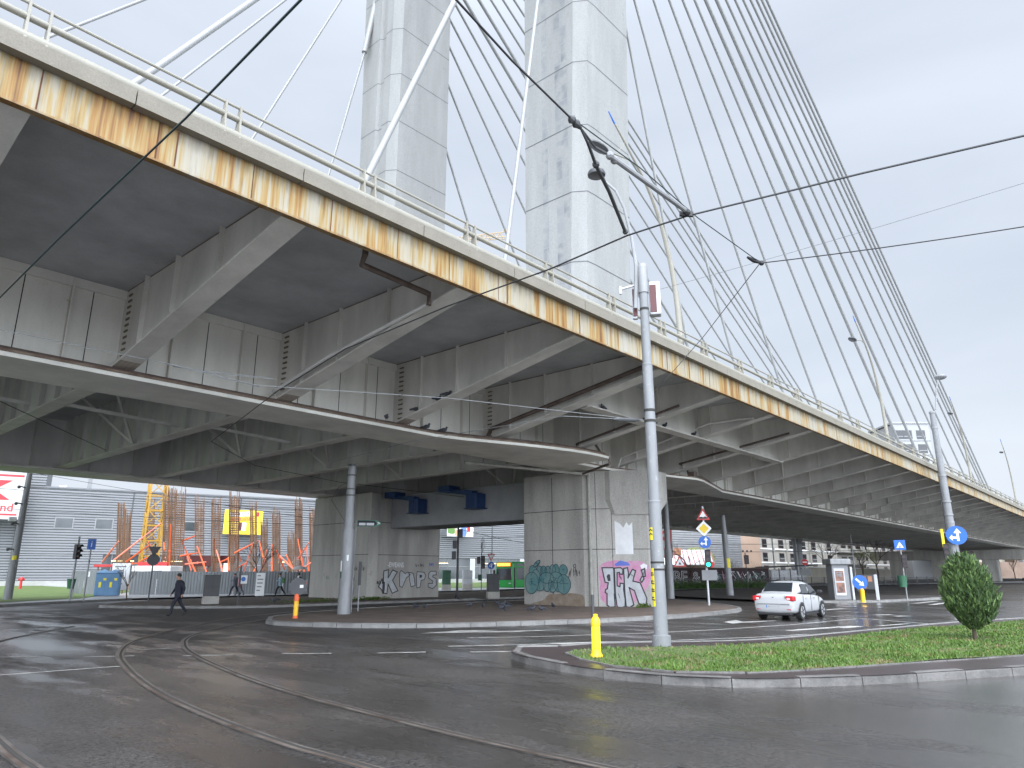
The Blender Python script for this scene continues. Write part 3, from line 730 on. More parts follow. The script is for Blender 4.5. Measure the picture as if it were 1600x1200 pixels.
pipe([(29.4,12.1,8.15),(29.4,12.6,8.2),(29.4,14.2,8.2),(29.5,19.0,7.15),(29.5,19.2,6.7)], .05, 'inner')
pipe([(34.1,12.3,8.2),(34.1,18.3,7.3),(35.1,18.4,7.2),(35.1,18.3,6.7)], .055, 'pipe')
part(MB().rbox(34.95,35.3,17.9,18.3,6.62,6.95,.02), 'pipe_box', 'pipe')
# ------------------------------------------------------------------ pylons
def pylon(s):
    m = (lambda y: y) if s == 1 else (lambda y: YC-y)
    def ring(z, g=0.):
        k = .034*(z-30.6)                                     # legs lean outwards a little
        yo, yi = 19.82-k, 24.27
        p = [(28.5-g, yi+g*.0), (28.5-g, yo+.78), (28.98-g*.7, yo+.06-g*.7), (29.6, yo-g), (33.2, yo-g), (33.75+g, yo+.5), (33.75+g, yi)]
        if s == -1:
            p = [(28.5-g, 37.25-.001), (28.5-g, 38.0), (28.98, 0)]
            yo = 41.2+k
            p = [(28.5-g, yo), (28.5-g, 39.55), (28.72-g, 39.4), (28.72-g, 38.9), (28.5-g, 38.75), (28.5-g, 37.95), (28.98-g*.7, 37.25-g*.7), (33.9, 37.2-g), (34.1+g, 37.5), (34.1+g, yo)]
        return p
    zs = [9.1]+[9.6+4.2*j for j in range(19)]
    mb = MB(); n = len(ring(0)); vs = []; fs = []
    for z in zs: vs += [(x,y,z) for x, y in ring(z)]
    for i in range(len(zs)-1):
        for j in range(n): fs.append((i*n+j, i*n+(j+1)%n, (i+1)*n+(j+1)%n, (i+1)*n+j))
    fs.append(tuple((len(zs)-1)*n+j for j in range(n)))
    mb.add(vs, fs)
    P = part(mb, 'pylon', 'pylon')
    mb = MB()
    for z in [13.75+4.2*j for j in range(17)]:
        a, b = ring(z, .006), ring(z+.055, .006)
        mb = MB().add([(x,y,z) for x,y in a]+[(x,y,z+.055) for x,y in b], [(j,(j+1)%n,n+(j+1)%n,n+j) for j in range(n)])
        mb.build('joint', 'dgrey', P)
    # tie holes
    # formwork tie holes, darkened by rain
    hx = random.Random(3+s); mb = MB()
    for _ in range(260):
        z = hx.uniform(10, 60); r_ = ring(z, .004); i = 3 if s == 1 else 6
        a, b = Vector(r_[i]), Vector(r_[i+1]); p = a.lerp(b, hx.choice((.12,.3,.5,.7,.9))+hx.uniform(-.03,.03)); hh = hx.choice((.06,.09,.12,.3))
        mb.box(p.x-.02, p.x+.02, p.y-.002, p.y+.01, z, z+hh)
    mb.build('tie_holes', 'mgrey', P)
    return P
P1 = pylon(1); P2 = pylon(-1)
# ------------------------------------------------------------------ stay cables
right = [(41.6,44.5),(50.2,47.2),(60.3,51.3),(70.2,54.0),(81.1,56.0),(90.3,58.2),(101.7,59.8),(110.6,62.2),(121.5,64.0),(132.6,65.8),(144.1,67.4),(154,69.1),(159.5,71),(162.5,72.9),(166.5,74.6)]
rad = [.09,.095,.1,.105,.11,.115,.165,.165,.12,.12,.12,.125,.125,.13,.135]
for y, s in ((20.5, 1), (40.75, -1)):
    for (xa, zt), r in zip(right, rad):
        part(MB().tube([Vector((xa+.6,y,9.2)).lerp(Vector((32.5,y,zt)), i/24) for i in range(25)], r, 8), 'stay_cable', 'cable', smooth=True)
        d = (Vector((32.5,y,zt))-Vector((xa+.6,y,9.2))).normalized()
        part(MB().tube([Vector((xa+.6,y,9.2)), Vector((xa+.6,y,9.2))+d*3.2], r*1.5, 8), 'cable_sleeve', 'rail', smooth=True)
for xa, zt, r, y in ((21.5,57.6,.1,20.5),(11.7,54.9,.135,20.5),(1.9,53.7,.105,20.5),(-8.6,56,.1,20.5),
                     (21.3,45.6,.09,40.75),(11.5,55.5,.085,40.75),(1.2,56.5,.085,40.75),(-8.9,58.5,.09,40.75)):
    part(MB().tube([Vector((xa,y,9.2)).lerp(Vector((29.2 if y < 30 or zt > 50 else 28.6,y,zt)), i/24) for i in range(25)], r, 10), 'stay_cable', 'cablew', smooth=True)
# anchor hood on the far pylon
part(MB().tube([(28.75,40.75,48),(27.9,40.75,42.2)], .22, 10), 'cable_anchor', 'cablew', smooth=True)
# far support of the viaduct
BP = thing('bridge_pier', 'low concrete pier bent carrying the far end of the viaduct', 'bridge pier', (172, 30, 0))
mb = MB().rbox(171,174,13,47,4.2,6.1,.06); o = mb.build('cap_beam', 'pier', BP); o.location = (-172,-30,0)
for y in (17,25,34,42):
    o = MB().rbox(171.2,173.8,y-1.3,y+1.3,0,4.2,.1).build('column', 'pier', BP); o.location = (-172,-30,0)
BP2 = thing('bridge_pier', 'slim grey concrete column under the deck behind the bus shelter', 'bridge pier', (108, 39.5, 0))
MB().lathe([(.62,0),(.62,5.9),(.9,6.5)], n=20).build('column', 'galvd', BP2)
# ================================================================== graffiti (painted lettering is part of the piers)
MT['gsil'] = M('silver_spray', (.44,.45,.465), .55, var=.25, vs=3, fine=.3); MT['gblk'] = M('black_spray', (.02,.02,.024), .7, col2=(.05,.05,.05), vs=3)
MT['gteal'] = M('teal_spray', (.065,.19,.195), .7, col2=(.17,.25,.24), vs=2.2, fine=.3); MT['gtealo'] = M('dark_teal_spray', (.015,.05,.07), .6)
MT['gpink'] = M('pink_spray', (.5,.17,.32), .7, vs=3, col2=(.45,.3,.36), fine=.3); MT['gblue'] = M('blue_spray', (.1,.15,.5), .6)
MT['ggrey'] = M('grey_spray', (.47,.48,.49), .6, var=.25, vs=3, fine=.3); MT['gwht'] = M('white_spray', (.72,.72,.72), .6)
def gpart(mb, mats, P, name='graffiti', mtx=None):
    o = mb.build(name, mats, P)
    if mtx is not None: o.matrix_local = mtx
    return o
def rot_face(origin, deg): return Matrix.Translation(Vector(origin)-Vector((0,0,0))) @ Matrix.Rotation(math.radians(deg), 4, 'Z')
# big silver letters on the near pier (right face, looks to -Y)
def letter_fill(mb, polys, y): 
    for i, p in enumerate(polys): mb.face(p, y, .002, 0)
def seven_c_k():
    mb = MB(); u = lambda a: [(x/100, z/100) for x, z in a]
    blob = [(0,30),(-10,70),(-4,110),(-12,150),(-3,190),(30,206),(75,215),(120,208),(170,212),(220,204),(252,170),(248,120),(225,80),(190,40),(150,14),(90,6),(30,8)]
    mb.face([tuple(v) for v in spline([Vector(q) for q in u(blob+[blob[0]])], 3)][:-1], -.002, .002, 2)
    mb.face(u([(70,196),(100,214),(140,204),(150,190),(75,188)]), -.0045, .002, 3)
    mb.face(u([(200,190),(218,200),(236,192),(232,172),(206,176)]), -.0045, .002, 4)
    seven = [(6,180),(62,180),(66,172),(66,90),(66,0),(40,-2),(26,8),(28,60),(18,66),(22,80),(30,82),(36,110),(20,112),(14,140)]
    hole7 = [(36,150),(46,148),(48,118),(34,118),(28,140)]
    cc = [(69,178),(100,180),(112,172),(110,150),(96,150),(94,158),(82,156),(80,96),(94,92),(96,108),(114,106),(112,80),(118,30),(116,2),(96,-4),(76,0),(70,60)]
    kk = [(116,176),(136,180),(140,150),(136,132),(160,172),(176,166),(160,118),(196,110),(226,40),(222,14),(206,8),(186,14),(166,74),(140,88),(160,10),(140,-2),(122,0),(118,60)]
    ext = [(205,168),(222,176),(224,140),(206,138),(196,122),(204,112),(216,128)]
    for p in (seven, cc, kk, ext): mb.face(u(p), -.007, .002, 0)
    mb.face(u(hole7), -.0095, .002, 1)
    for p in (seven, cc, kk, ext): mb.stroke(u(p+[p[0]]), .06, -.0125, .002, 1)
    for q in ([(90,150),(104,130)],[(92,140),(104,124)],[(84,60),(92,40)],[(150,150),(164,140)],[(62,60),(64,20)]): mb.stroke(u(q), .025, -.0125, .002, 1)
    return mb
mb = seven_c_k()
gpart(mb, ['gsil','gblk','gpink','gblue','gwht'], PN, mtx=face_mtx(.78, .12, .004) @ Matrix.Diagonal((.92,1,.98,1)))
# white-washed patch above
gpart(MB().face([(0,0),(.62,0),(.62,1.35),(.5,1.2),(.42,1.36),(.3,1.12),(.18,1.3),(0,1.42)], -.002, .002, 0), ['gwht'], PN, 'whitewash', face_mtx(1.5, 2.5, .006) @ Matrix.Diagonal((1.35,1,1.1,1)))
# teal throw-up on the pier's end face (looks to -X)
def scrawl(w, h, n, th, seed, y=-.004):                          # an unreadable tag: a run of loops and strokes
    rnd = random.Random(seed); mb = MB()
    for k in range(n):
        x0 = w*k/n; q = [(x0+w/n*rnd.uniform(-.1,.9), h*v) for v in (rnd.uniform(0,.3), rnd.uniform(.6,1), rnd.uniform(.1,.6), rnd.uniform(.5,.9), rnd.uniform(0,.4))]
        mb.stroke([tuple(v) for v in spline([Vector(p) for p in q[:rnd.choice((3,4,5))]], 2)], th, y, .0015)
    return mb
mE = Matrix.Translation((28.09, 24.2, 0)) @ Matrix.Rotation(-PI/2, 4, 'Z')
qx = lambda zx: .00322*(zx-65)
qz = lambda zy: (30-zy/12.7)/1139*35.5+1.65
mb = MB(); i = 0
for cx, cz, rx, rz in ((260,330,62,85),(395,345,50,90),(475,375,52,115),(560,355,48,95),(650,335,48,95),(718,325,48,95),(860,325,62,88),(400,605,78,118),(545,600,66,132),(655,620,66,122),(765,605,70,122),(320,470,70,130),(540,480,110,90),(720,470,90,95),(865,600,98,168),(235,580,105,192)):
    rx *= 1.28; rz *= 1.14
    el = [(qx(cx+rx*math.cos(t_)*(1+.05*math.sin(3*t_+i))), qz(cz+rz*math.sin(t_)*(1+.04*math.sin(2*t_+i)))) for t_ in [2*PI*j/22 for j in range(22)]]
    mb.face(el, -.004-i*.0009, .002, 0); mb.stroke(el+[el[0]], .028, -.0045-i*.0009-.0012, .0012, 1); i += 1
el = [(qx(345+60*math.cos(t_)+25*math.sin(t_)), qz(200-62*math.sin(t_)-28*math.cos(t_))) for t_ in [2*PI*j/18 for j in range(18)]]
mb.face(el, -.022, .002, 0); mb.stroke(el+[el[0]], .04, -.026, .0012, 1)
for q in ([(210,500),(235,510),(260,495)],[(215,560),(265,550)],[(220,610),(262,590)],[(235,505),(240,600)],[(330,210),(350,175),(365,215)],[(380,520),(425,520),(460,500)],[(600,540),(620,700)],[(640,470),(745,490)],[(790,590),(950,585)],[(865,470),(870,740)],[(440,300),(440,470)],[(520,300),(530,480)],[(370,560),(400,700)],[(650,560),(660,690)],[(845,320),(880,310)]):
    mb.stroke([(qx(x), qz(z)) for x, z in q], .022, -.027, .0012, 1)
gpart(mb, ['gteal','gtealo'], PN, mtx=mE)
gpart(scrawl(.75, .5, 6, .022, 4), ['gblk'], PN, mtx=mE @ T(qx(950), 0, qz(480)))
gpart(MB().stroke([(0,.1),(.05,.2),(.14,.2),(.16,.08),(.08,.02),(0,.1)], .025, -.004), ['gblk'], PN, mtx=mE @ T(qx(1045), 0, qz(300)))
MT['stain'] = M('damp_stain', (.2,.15,.105), .9, col2=(.3,.25,.2), vs=3)
gpart(MB().face([tuple(v) for v in spline([Vector(q) for q in [(0,0),(.3,.16),(.9,.3),(1.3,.58),(2.0,.6),(2.6,.66),(3.1,.62),(3.4,.5),(3.45,0)]], 3)], -.001, .0008, 0), ['stain'], PN, 'damp_stain', Matrix.Translation((28.1,23.85,.05)) @ Matrix.Rotation(-PI/2, 4, 'Z'))
# KRIPS on the far pier
mb = MB(); u = lambda a: [(x/100, z/100) for x, z in a]
lets = [[(0,40),(22,88),(26,60),(40,66),(40,20),(34,0),(20,24)],
        [(32,134),(64,142),(64,92),(94,140),(128,128),(96,78),(138,14),(98,0),(66,56),(60,-2),(30,4)],
        [(146,124),(156,138),(186,118),(206,128),(224,110),(196,92),(184,66),(168,34),(148,42)],
        [(214,126),(246,120),(256,84),(264,44),(234,36),(220,80)],
        [(276,130),(330,126),(342,106),(334,80),(308,76),(302,34),(278,28),(272,80)],
        [(380,132),(424,134),(428,110),(400,108),(398,98),(426,84),(430,44),(400,22),(364,34),(366,56),(398,54),(400,70),(366,90),(366,118)]]
for i, p in enumerate(lets): mb.face(u(p), -.003, .002, 0); mb.stroke(u(p+[p[0]]), .06 if i < 2 else .045, -.008, .002, 1)
mb.face(u([(296,112),(316,108),(312,92),(296,92)]), -.006, .002, 1)
gx0, gx1 = onY(592,900,36).x, onY(682,900,36).x
gpart(mb, ['ggrey','gblk'], PF, mtx=Matrix.Translation((gx0,35.99,.42)) @ Matrix.Diagonal(((gx1-gx0)/4.3,1,1.0,1)))
text_mesh('-EWEANS', .42, 'gwht', 'graffiti', PF, Matrix.Translation((onY(618,890,36).x,35.985,2.12)), offset=.008, sx=.72)
gpart(scrawl(.75, .24, 6, .025, 5), ['gblk'], PF, mtx=T(onY(648,890,36).x,35.988,2.0))
gpart(scrawl(.42, .26, 4, .03, 6), ['gblue'], PF, mtx=T(onY(670,890,36).x,35.988,2.05))
gpart(scrawl(.5, .22, 4, .03, 7), ['gblk'], PF, mtx=T(27.78,35.893,.98))
mP = Matrix.Rotation(-PI/2, 4, 'Z')
for y, z, w_, h_, n_, th, mt, sd_ in ((37.6,1.75,1.7,.35,7,.03,'gblk',11),(37.8,1.1,1.0,.6,4,.07,'ggrey',12),(37.8,1.08,1.0,.62,5,.025,'gblk',13),(37.7,.35,.8,.65,4,.06,'ggrey',14),(37.7,.33,.85,.7,5,.025,'gblk',15),(39.9,1.2,.3,.3,3,.03,'gteal',16)):
    gpart(scrawl(w_, h_, n_, th, sd_, -.004-(sd_-10)*.001), [mt], PF, mtx=T(26.99,y,z) @ mP)

# ================================================================== poles
def stepped(mb, segs, n=18, mi=0):                             # (z0, r0, z1, r1)
    for z0, r0, z1, r1 in segs: mb.lathe([(r0,z0),(r1,z1)], n=n, mi=mi)
    return mb
MT['sticker'] = M('yellow_sticker', (.75,.62,.02), .5)
pp = (14.02, 8.2, 0)
TP = thing('tram_pole', 'tall stepped galvanised pole standing in the grass beside yellow bollard', 'pole', pp)
stepped(MB(), [(3.2,.14,.36,.15)][::-1], 24).build('shaft', 'galv', TP, True)
stepped(MB(), [(3.2,.128,6.4,.12)], 24).build('shaft', 'galv', TP, True)
stepped(MB(), [(6.4,.108,8.9,.1)], 24).build('shaft', 'galv', TP, True)
MB().lathe([(.2,0),(.2,.36),(.155,.37)], n=24).build('base_collar', 'galv', TP)
mb = MB()
for z, r in ((3.2,.146),(6.4,.126)): mb.lathe([(r,z-.03),(r,z),(r-.02,z+.015)], n=24)
mb.build('joint_ring', 'galv', TP)
MB().lathe([(.122,8.2),(.122,8.88),(.11,8.95)], n=20).build('pole_cap', 'galvd', TP)
mb = MB()
for z in (1.7,1.85): mb.lathe([(.15,z),(.15,z+.04)], n=24)
for z, r in ((5.0,.13),(5.25,.13),(7.75,.11)): mb.lathe([(r,z),(r,z+.06)], n=24)
mb.build('clamp', 'seam', TP)
rc = face_cam(pp)
def curved_patch(r, a0, a1, z0, z1, n=6):
    vs = []; 
    for i in range(n+1):
        a = a0+(a1-a0)*i/n
        vs += [(r*math.cos(a), r*math.sin(a), z0), (r*math.cos(a), r*math.sin(a), z1)]
    return MB().add(vs, [(2*i,2*i+2,2*i+3,2*i+1) for i in range(n)])
ca_ = math.atan2(-pp[1], -pp[0])                               # towards the camera
for a, z0, z1, r in ((-.95,.95,1.75,.151),(-.85,2.35,2.62,.148)):
    curved_patch(r, ca_+a-.35, ca_+a+.35, z0, z1).build('sticker', 'sticker', TP)
for k in range(4):
    mb = MB(); rnd = random.Random(k)
    mb.stroke([(-.045,0),(.045,rnd.uniform(-.01,.01))], .022, -.1535, .002).stroke([(-.04,.05),(rnd.uniform(0,.04),.045)], .02, -.1535, .002).stroke([(-.042,0),(-.04,.06)], .02, -.1535, .002)
    mb.xf(Matrix.Rotation(ca_-.95+PI/2,4,'Z') @ T(0,0,1.6-k*.17)).build('sticker_mark', 'black', TP)
mb = MB()
for z in (2.55, 2.46): mb.stroke([(-.045,z),(.0,z+.03),(.045,z)], .022, -.151, .002)
mb.xf(Matrix.Rotation(ca_-.85+PI/2,4,'Z')).build('sticker_mark', 'black', TP)
# lamp on its bent arm
def wl(x, y, D=None):                                          # at the pole's depth
    return at(x, y, (Vector(pp).dot(FH)) if D is None else D)-Vector(pp)
arm = [wl(993,482), wl(993,418), wl(992,405), wl(985,365), wl(962,300), wl(950,287), wl(940,282)]
MB().tube([wl(993,482), wl(994,415), wl(987,372), wl(975,325), wl(962,298), wl(946,284)], [.05,.05,.04,.035,.033,.03], 8).build('lamp_arm', 'galvd', TP, True)
hd = wl(932,272)
MB().lathe([(.06,.12),(.2,.07),(.23,.0),(.22,-.05),(.18,-.065)][::-1], c=hd, n=20).build('lamp_head', 'dgrey', TP, True)
# signal head seen from behind and bracket
SH = thing('signal_head', 'dark red traffic signal box fixed to the back of the tall galvanised pole', 'signal', pp)
e1 = RT*.24-FH*-.1
mb = MB(); cz = 8.02
M0 = Matrix.Rotation(face_cam(pp),4,'Z')
mb.rbox(-.28,-.16,.1,.22,cz-.42,cz+.4,.02); mb.rbox(.13,.4,.05,.3,cz-.36,cz+.5,.03)
mb.xf(M0).build('housing', 'lgrey', SH)
MT['maroon'] = M('maroon_paint', (.09,.02,.02), .5)
MB().box(-.27,-.17,.085,.1,cz-.36,cz+.34).box(.15,.3,.035,.05,cz-.3,cz+.4).xf(M0).build('front_panel', 'maroon', SH)
MB().tube([(-.12,0,cz+.42),(-.55,-.05,cz+.3)], .03, 8).tube([(-.55,-.05,cz+.18),(-.55,-.05,cz+.38)], .035, 8).xf(M0).build('bracket', 'lgrey', SH)

def plain_pole(name, label, px, H_, r0, r1, mat='galvd', lean=(0,0), cat='pole', step=None):
    t = thing(name, label, cat, px)
    if step:
        z, rs = step
        MB().tube([(0,0,0),(lean[0]*z/H_,lean[1]*z/H_,z)], [r0,r0*.96], 20).build('shaft', mat, t, True)
        MB().tube([(lean[0]*z/H_,lean[1]*z/H_,z),(*lean,H_)], [rs,r1], 20).build('shaft', mat, t, True)
    else:
        MB().tube([(0,0,0),(*lean,H_)], [r0,r1], 20).build('shaft', mat, t, True)
    return t
LP = plain_pole('tram_pole', 'thick grey steel pole on the pier island by the green direction sign', (16.85,23.6,0.1), 5.7, .245, .165, step=(3.2,.19))
mb = MB()
for z in (5.3,4.75,4.5): mb.lathe([(.178,z),(.178,z+.06)], n=20)
mb.box(-.1,.1,-.1,.1,5.66,5.78); mb.build('clamp', 'dgrey', LP)
a_ = math.atan2(-23.6, -16.85)
curved_patch(.237, a_-.1, a_+.35, 2.0, 2.22).build('sticker', 'white', LP); curved_patch(.24, a_-1.2, a_-.8, 1.6, 2.0).build('sticker', 'white', LP); curved_patch(.24, a_-1.2, a_-.8, 1.35, 1.6).build('sticker', 'green', LP)
FL = plain_pole('tram_pole', 'pale grey pole at the kerb before the big white shop sign', (12.7,51.3,0.1), 7.6, .24, .15, 'galv')
mb = MB()
for z in (2.9, 4.4, 5.6, 6.6): mb.tube([(0,0,z),(-.5,-.3,z+.05)], .04, 6); mb.sphere((-.5,-.3,z), .1, 8)
mb.build('insulator', 'dgrey', FL)
MB().rbox(-.75,-.35,-.45,-.25,4.55,4.8,.03).build('camera_box', 'white', FL)
curved_patch(.23, -2.4, -1.4, 2.3, 2.55).build('sticker', 'sticker', FL)
PA = plain_pole('tram_pole', 'grey steel pole behind the pier with a warning triangle on it', (40.7,23.0,0.1), 6.0, .24, .17, step=(3.0,.19))
PB = plain_pole('tram_pole', 'grey steel pole with a yellow sticker beside the dark graffiti fence', (48.9,22.9,0.1), 5.55, .25, .17, lean=(-.12,.08))
curved_patch(.252, math.atan2(-22.9,-48.9)-.7, math.atan2(-22.9,-48.9)+.7, 1.9, 2.55).build('sticker', 'sticker', PB)
RP = (56.6,10.2,0.0)
PR = thing('street_lamp_pole', 'tall stepped steel pole with twin lamps and round blue arrow sign', 'lamp post', RP)
MB().lathe([(.34,0),(.3,5.0)], n=20).build('shaft', 'galv', PR, True); MB().lathe([(.28,5.0),(.25,8.2)], n=20).build('shaft', 'galv', PR, True); MB().lathe([(.22,8.2),(.18,12.7)], n=20).build('shaft', 'galv', PR, True)
mb = MB()
for z, r in ((5.0,.31),(8.2,.27),(12.7,.21),(11.6,.21)): mb.lathe([(r,z-.06),(r,z+.06)], n=20)
for z in (5.45, 6.35): mb.lathe([(.315,z),(.315,z+.1)], n=20)
mb.build('joint_ring', 'galvd', PR)
dr_ = Vector(RP).dot(FH)
q = lambda x, y: at(x, y, dr_)-Vector(RP)
MB().tube([q(1462,640), q(1463,612), q(1464,598)], .05, 8).build('lamp_arm', 'galvd', PR, True)
MB().sphere(q(1469,589), .42, 14, sc_=(1,1,.5)).build('lamp_head', 'mgrey', PR, True)

# ================================================================== deck lamp posts
def deck_lamp(X, label):
    t = thing('deck_lamp', label, 'street lamp', (X, YF+.3, 9.0), 0, 'curved lamp posts along the bridge rail')
    pts = [(0,0,0),(-.02,0,1.4),(-.2,0,2.9),(-.55,0,4.1),(-1.1,0,5.3),(-1.9,0,6.3),(-2.9,0,7.1),(-3.8,0,7.75)]
    P = spline([Vector(p) for p in pts], 3); n = len(P)
    MB().tube(P, [.12-.09*i/(n-1) for i in range(n)], 10).build('post', 'rail', t, True)
    MB().tube([(-3.8,0,7.75),(-4.15,0,8.05)], [.035,.02], 8).build('tip', 'signblue', t)
    mb = MB().tube([(-2.35,0,6.68),(-3.0,0,6.72),(-4.3,.05,6.45)], .028, 6).tube([(-3.2,0,7.3),(-3.7,0,6.62)], .012, 5)
    mb.build('lamp_arm', 'rail', t)
    MB().sphere((-4.75,.05,6.36), .3, 12, sc_=(1.75,.7,.35)).build('lamp_head', 'dgrey', t, True)
    return t
l1 = deck_lamp(22.1, 'cream curved lamp post on the bridge rail just right of near pylon')
for X, lb in ((48.9,'cream curved lamp post on the bridge rail among the right stay cables'), (76.5,'curved lamp post on the bridge rail behind the pole with twin lamps'), (104.5,'curved lamp post on the bridge rail standing clear of the cables'), (132.,'farthest curved lamp post, at the right picture edge')):
    dup(l1, (X, YF+.3, 9.0), label=lb)
# birds along the first lamp arm
# ================================================================== overhead wires
def wire(pts, r, label, mat='black', name='overhead_wire', cat='wire', group='tram overhead wires'):
    o = MB().tube(pts, r, 5).build(name, mat); return tag(o, label, cat, group)
def sag(a, b, s=.15, n=8):
    a, b = Vector(a), Vector(b); return [a.lerp(b, i/n)-Vector((0,0,4*s*(i/n)*(1-i/n))) for i in range(n+1)]
zw = 6.0
MT['wirebl'] = M('green_copper_wire', (.03,.06,.065), .4, .5)
wire([gp(1700,188,zw), gp(1600,212,zw), gp(1350,270,zw), gp(1075,337,zw), gp(980,368,zw), gp(860,420,zw), gp(700,478,zw), gp(540,545,zw), gp(435,610,zw), gp(330,690,zw), (14.5,27,5.9), (20,29,5.9), (40,30,5.9)], .012, 'dark contact wire curving from the right edge to under the bridge')
wire([gp(560,-110,zw), gp(470,0,zw), gp(290,185,zw), gp(90,375,zw), gp(0,465,zw), (2.6,17,zw), (4.5,22,zw), (9,27.5,5.9)], .012, 'dark contact wire crossing the rusty bridge edge at upper left', 'wirebl')
wire([gp(890,183,6.3), gp(800,95,6.4), gp(713,0,6.5), gp(640,-80,6.6)], .012, 'dark span wire running from top of frame to the insulator cluster')
wire([gp(898,188,6.3), gp(1000,262,6.25), gp(1090,340,6.2), gp(1190,412,6.1)], .007, 'thin steady wire from the insulator cluster to the right pull-off', 'wirebl')
wire(sag(gp(1190,411,6.1), gp(1700,338,6.1), .03), .009, 'thin dark wire from the right pull-off to the right edge')
wire([gp(1187,412,6.1), gp(1100,525,6.1), gp(1025,611,6.1), gp(1010,628,6.1)], .008, 'tie wire from the right pull-off down to the galvanised pole', 'galvd')
wire(sag(gp(1700,255,9), gp(1020,455,9), .05), .006, 'hairline wire above the right side of the bridge rail', 'mgrey')
wire([(13.9,8.3,5.05), onX(700,622,11.), onX(400,602,7.), gp(255,567,5.85), gp(0,515,5.75), gp(-100,495,5.7)], .007, 'pale span wire from the galvanised pole across under the deck edge', 'galv')
wire([(13.9,8.3,5.05), gp(880,650,5.3), gp(640,690,5.5), gp(520,722,5.6)], .008, 'thin wire from the galvanised pole towards the grey island pole', 'galv')
wire([gp(260,568,5.85), gp(330,585,5.8), gp(405,604,5.75)], .014, 'pale double insulator rod hanging in the span wire', 'galv', 'insulator_rod', 'insulator', None)
wire([gp(270,572,5.84), gp(315,580,5.8), gp(428,592,5.8)], .013, 'pale upper insulator rod meeting the contact wire under the deck', 'galv', 'insulator_rod', 'insulator', None)
wire([(16.85,23.6,5.2), (20,29,5.7), (23,34,5.6), (26.98,38,4.6)], .012, 'sagging wire from the island pole to the far pier')
for i, (a, b) in enumerate((((-60,758),(530,800)),((-60,790),(530,822)),((60,740),(520,815)))):
    wire(sag(at(a[0],a[1],50), at(b[0],b[1],50), .1), .016, ('lower','upper','slanting')[1-i if i < 2 else 2]+' thin wire strung in front of the grey shopping hall', 'dgrey')
for i, (a, b) in enumerate((((690,840),(820,838)),((700,822),(830,850)),((1040,850),(1420,846)),((1040,862),(1420,858)))):
    wire(sag(at(a[0],a[1],60), at(b[0],b[1],60), .1), .018, ('level wire between the two piers','slanting wire between the two piers','upper wire before the old apartment block','lower wire before the old apartment block')[i], 'dgrey')
# pull-off rods and insulators near the pole top
PO = thing('pull_off_assembly', 'dark insulators and two pull-off rods holding the curved contact wire', 'insulator', gp(980,368,6.02))
b0 = PO.location.copy(); g_ = lambda x, y, z: gp(x, y, z)-b0
mb = MB(); J = g_(890,183,6.3); J2 = g_(907,200,6.28)
MB().tube([J, J.lerp(J2,.2), J.lerp(J2,.4), J.lerp(J2,.6), J.lerp(J2,.8), J2], [.02,.05,.03,.05,.03,.02], 8).build('insulator', 'dgrey', PO)
MB().tube([J2, g_(918,222,6.22), g_(931,258,6.2)], [.012,.018,.02], 6).build('tie', 'dgrey', PO)
MB().tube([g_(931,258,6.2), g_(952,300,6.14), g_(977,362,6.04)], .024, 8).sphere(g_(931,257,6.2), .045, 8).sphere(g_(977,362,6.04), .04, 8).build('pull_off_rod', 'dgrey', PO)
MB().tube([J2, g_(930,230,6.25), g_(955,244,6.2)], .014, 6).build('tie', 'dgrey', PO)
MB().tube([g_(955,245,6.2), g_(1070,328,6.04)], .03, 8).sphere(g_(953,243,6.2), .05, 8).sphere(g_(960,250,6.2), .05, 8).build('pull_off_rod', 'galvd', PO)
MB().beam(g_(1062,334,6.02), g_(1083,335,6.01), .04, .06).sphere(g_(1073,332,6.03), .05, 8).build('wire_clamp', 'black', PO)
PO2 = thing('pull_off_assembly', 'small dark insulator where three wires meet right of the pole', 'insulator', gp(1190,411,6.1))
b0 = PO2.location.copy()
MB().tube([g_(1168,402,6.12), g_(1178,407,6.11), g_(1190,411,6.1)], [.018,.035,.02], 8).sphere((0,0,0), .04, 8).build('insulator', 'black', PO2)
IN = MB().tube([Vector((13.9,8.3,5.05)).lerp(onX(955,655,12.9), t_) for t_ in (.15,.3,.8,.95)], [.02,.045,.045,.02], 8).build('span_insulator', 'dgrey')
tag(IN, 'dark insulator on the span wire close to the galvanised pole', 'insulator')
MT['navy'] = M('dark_navy_cloth', (.012,.014,.026), .8, var=.25, vs=8)
# ================================================================== bollards and signs
def bollard(loc, label, top='fluo', disc_sign=False):
    t = thing('bollard', label, 'bollard', loc, face_cam(loc))
    if top == 'fluo':
        MB().lathe([(.145,0),(.14,.04),(.11,.07),(.1,.16)], n=20).build('base', 'amber', t, True)
        mb = MB(); n = 40
        prof = [(.095,.15),(.098,.2),(.098,.64),(.09,.68)]
        vs = [(r*(1-.07*(j % 4 in (0,))) * math.cos(2*PI*j/n), r*(1-.07*(j % 4 in (0,)))*math.sin(2*PI*j/n), z) for r, z in prof for j in range(n)]
        fs = [(i*n+j, i*n+(j+1)%n, (i+1)*n+(j+1)%n, (i+1)*n+j) for i in range(3) for j in range(n)]
        mb.add(vs, fs).build('body', 'fluo', t)
        MB().lathe([(.102,.67),(.106,.72),(.1,.79),(.075,.86),(.05,.88),(.05,.93),(.035,.94)], n=20).build('cap', 'amber', t, True)
    else:
        MB().lathe([(.12,0),(.09,.05),(.08,.12)], n=16).build('base', 'orange', t, True)
        MB().lathe([(.08,.12),(.085,.55),(.08,.62)], n=16).build('body', 'amber', t, True)
        MB().lathe([(.086,.6),(.09,.72),(.07,.8),(.05,.84)], n=16).build('cap', 'orange', t, True)
    return t
bb_ = bollard(tuple(gp(932,1026,.15)), 'fluorescent yellow ribbed bollard with amber foot at the tip of the grass')
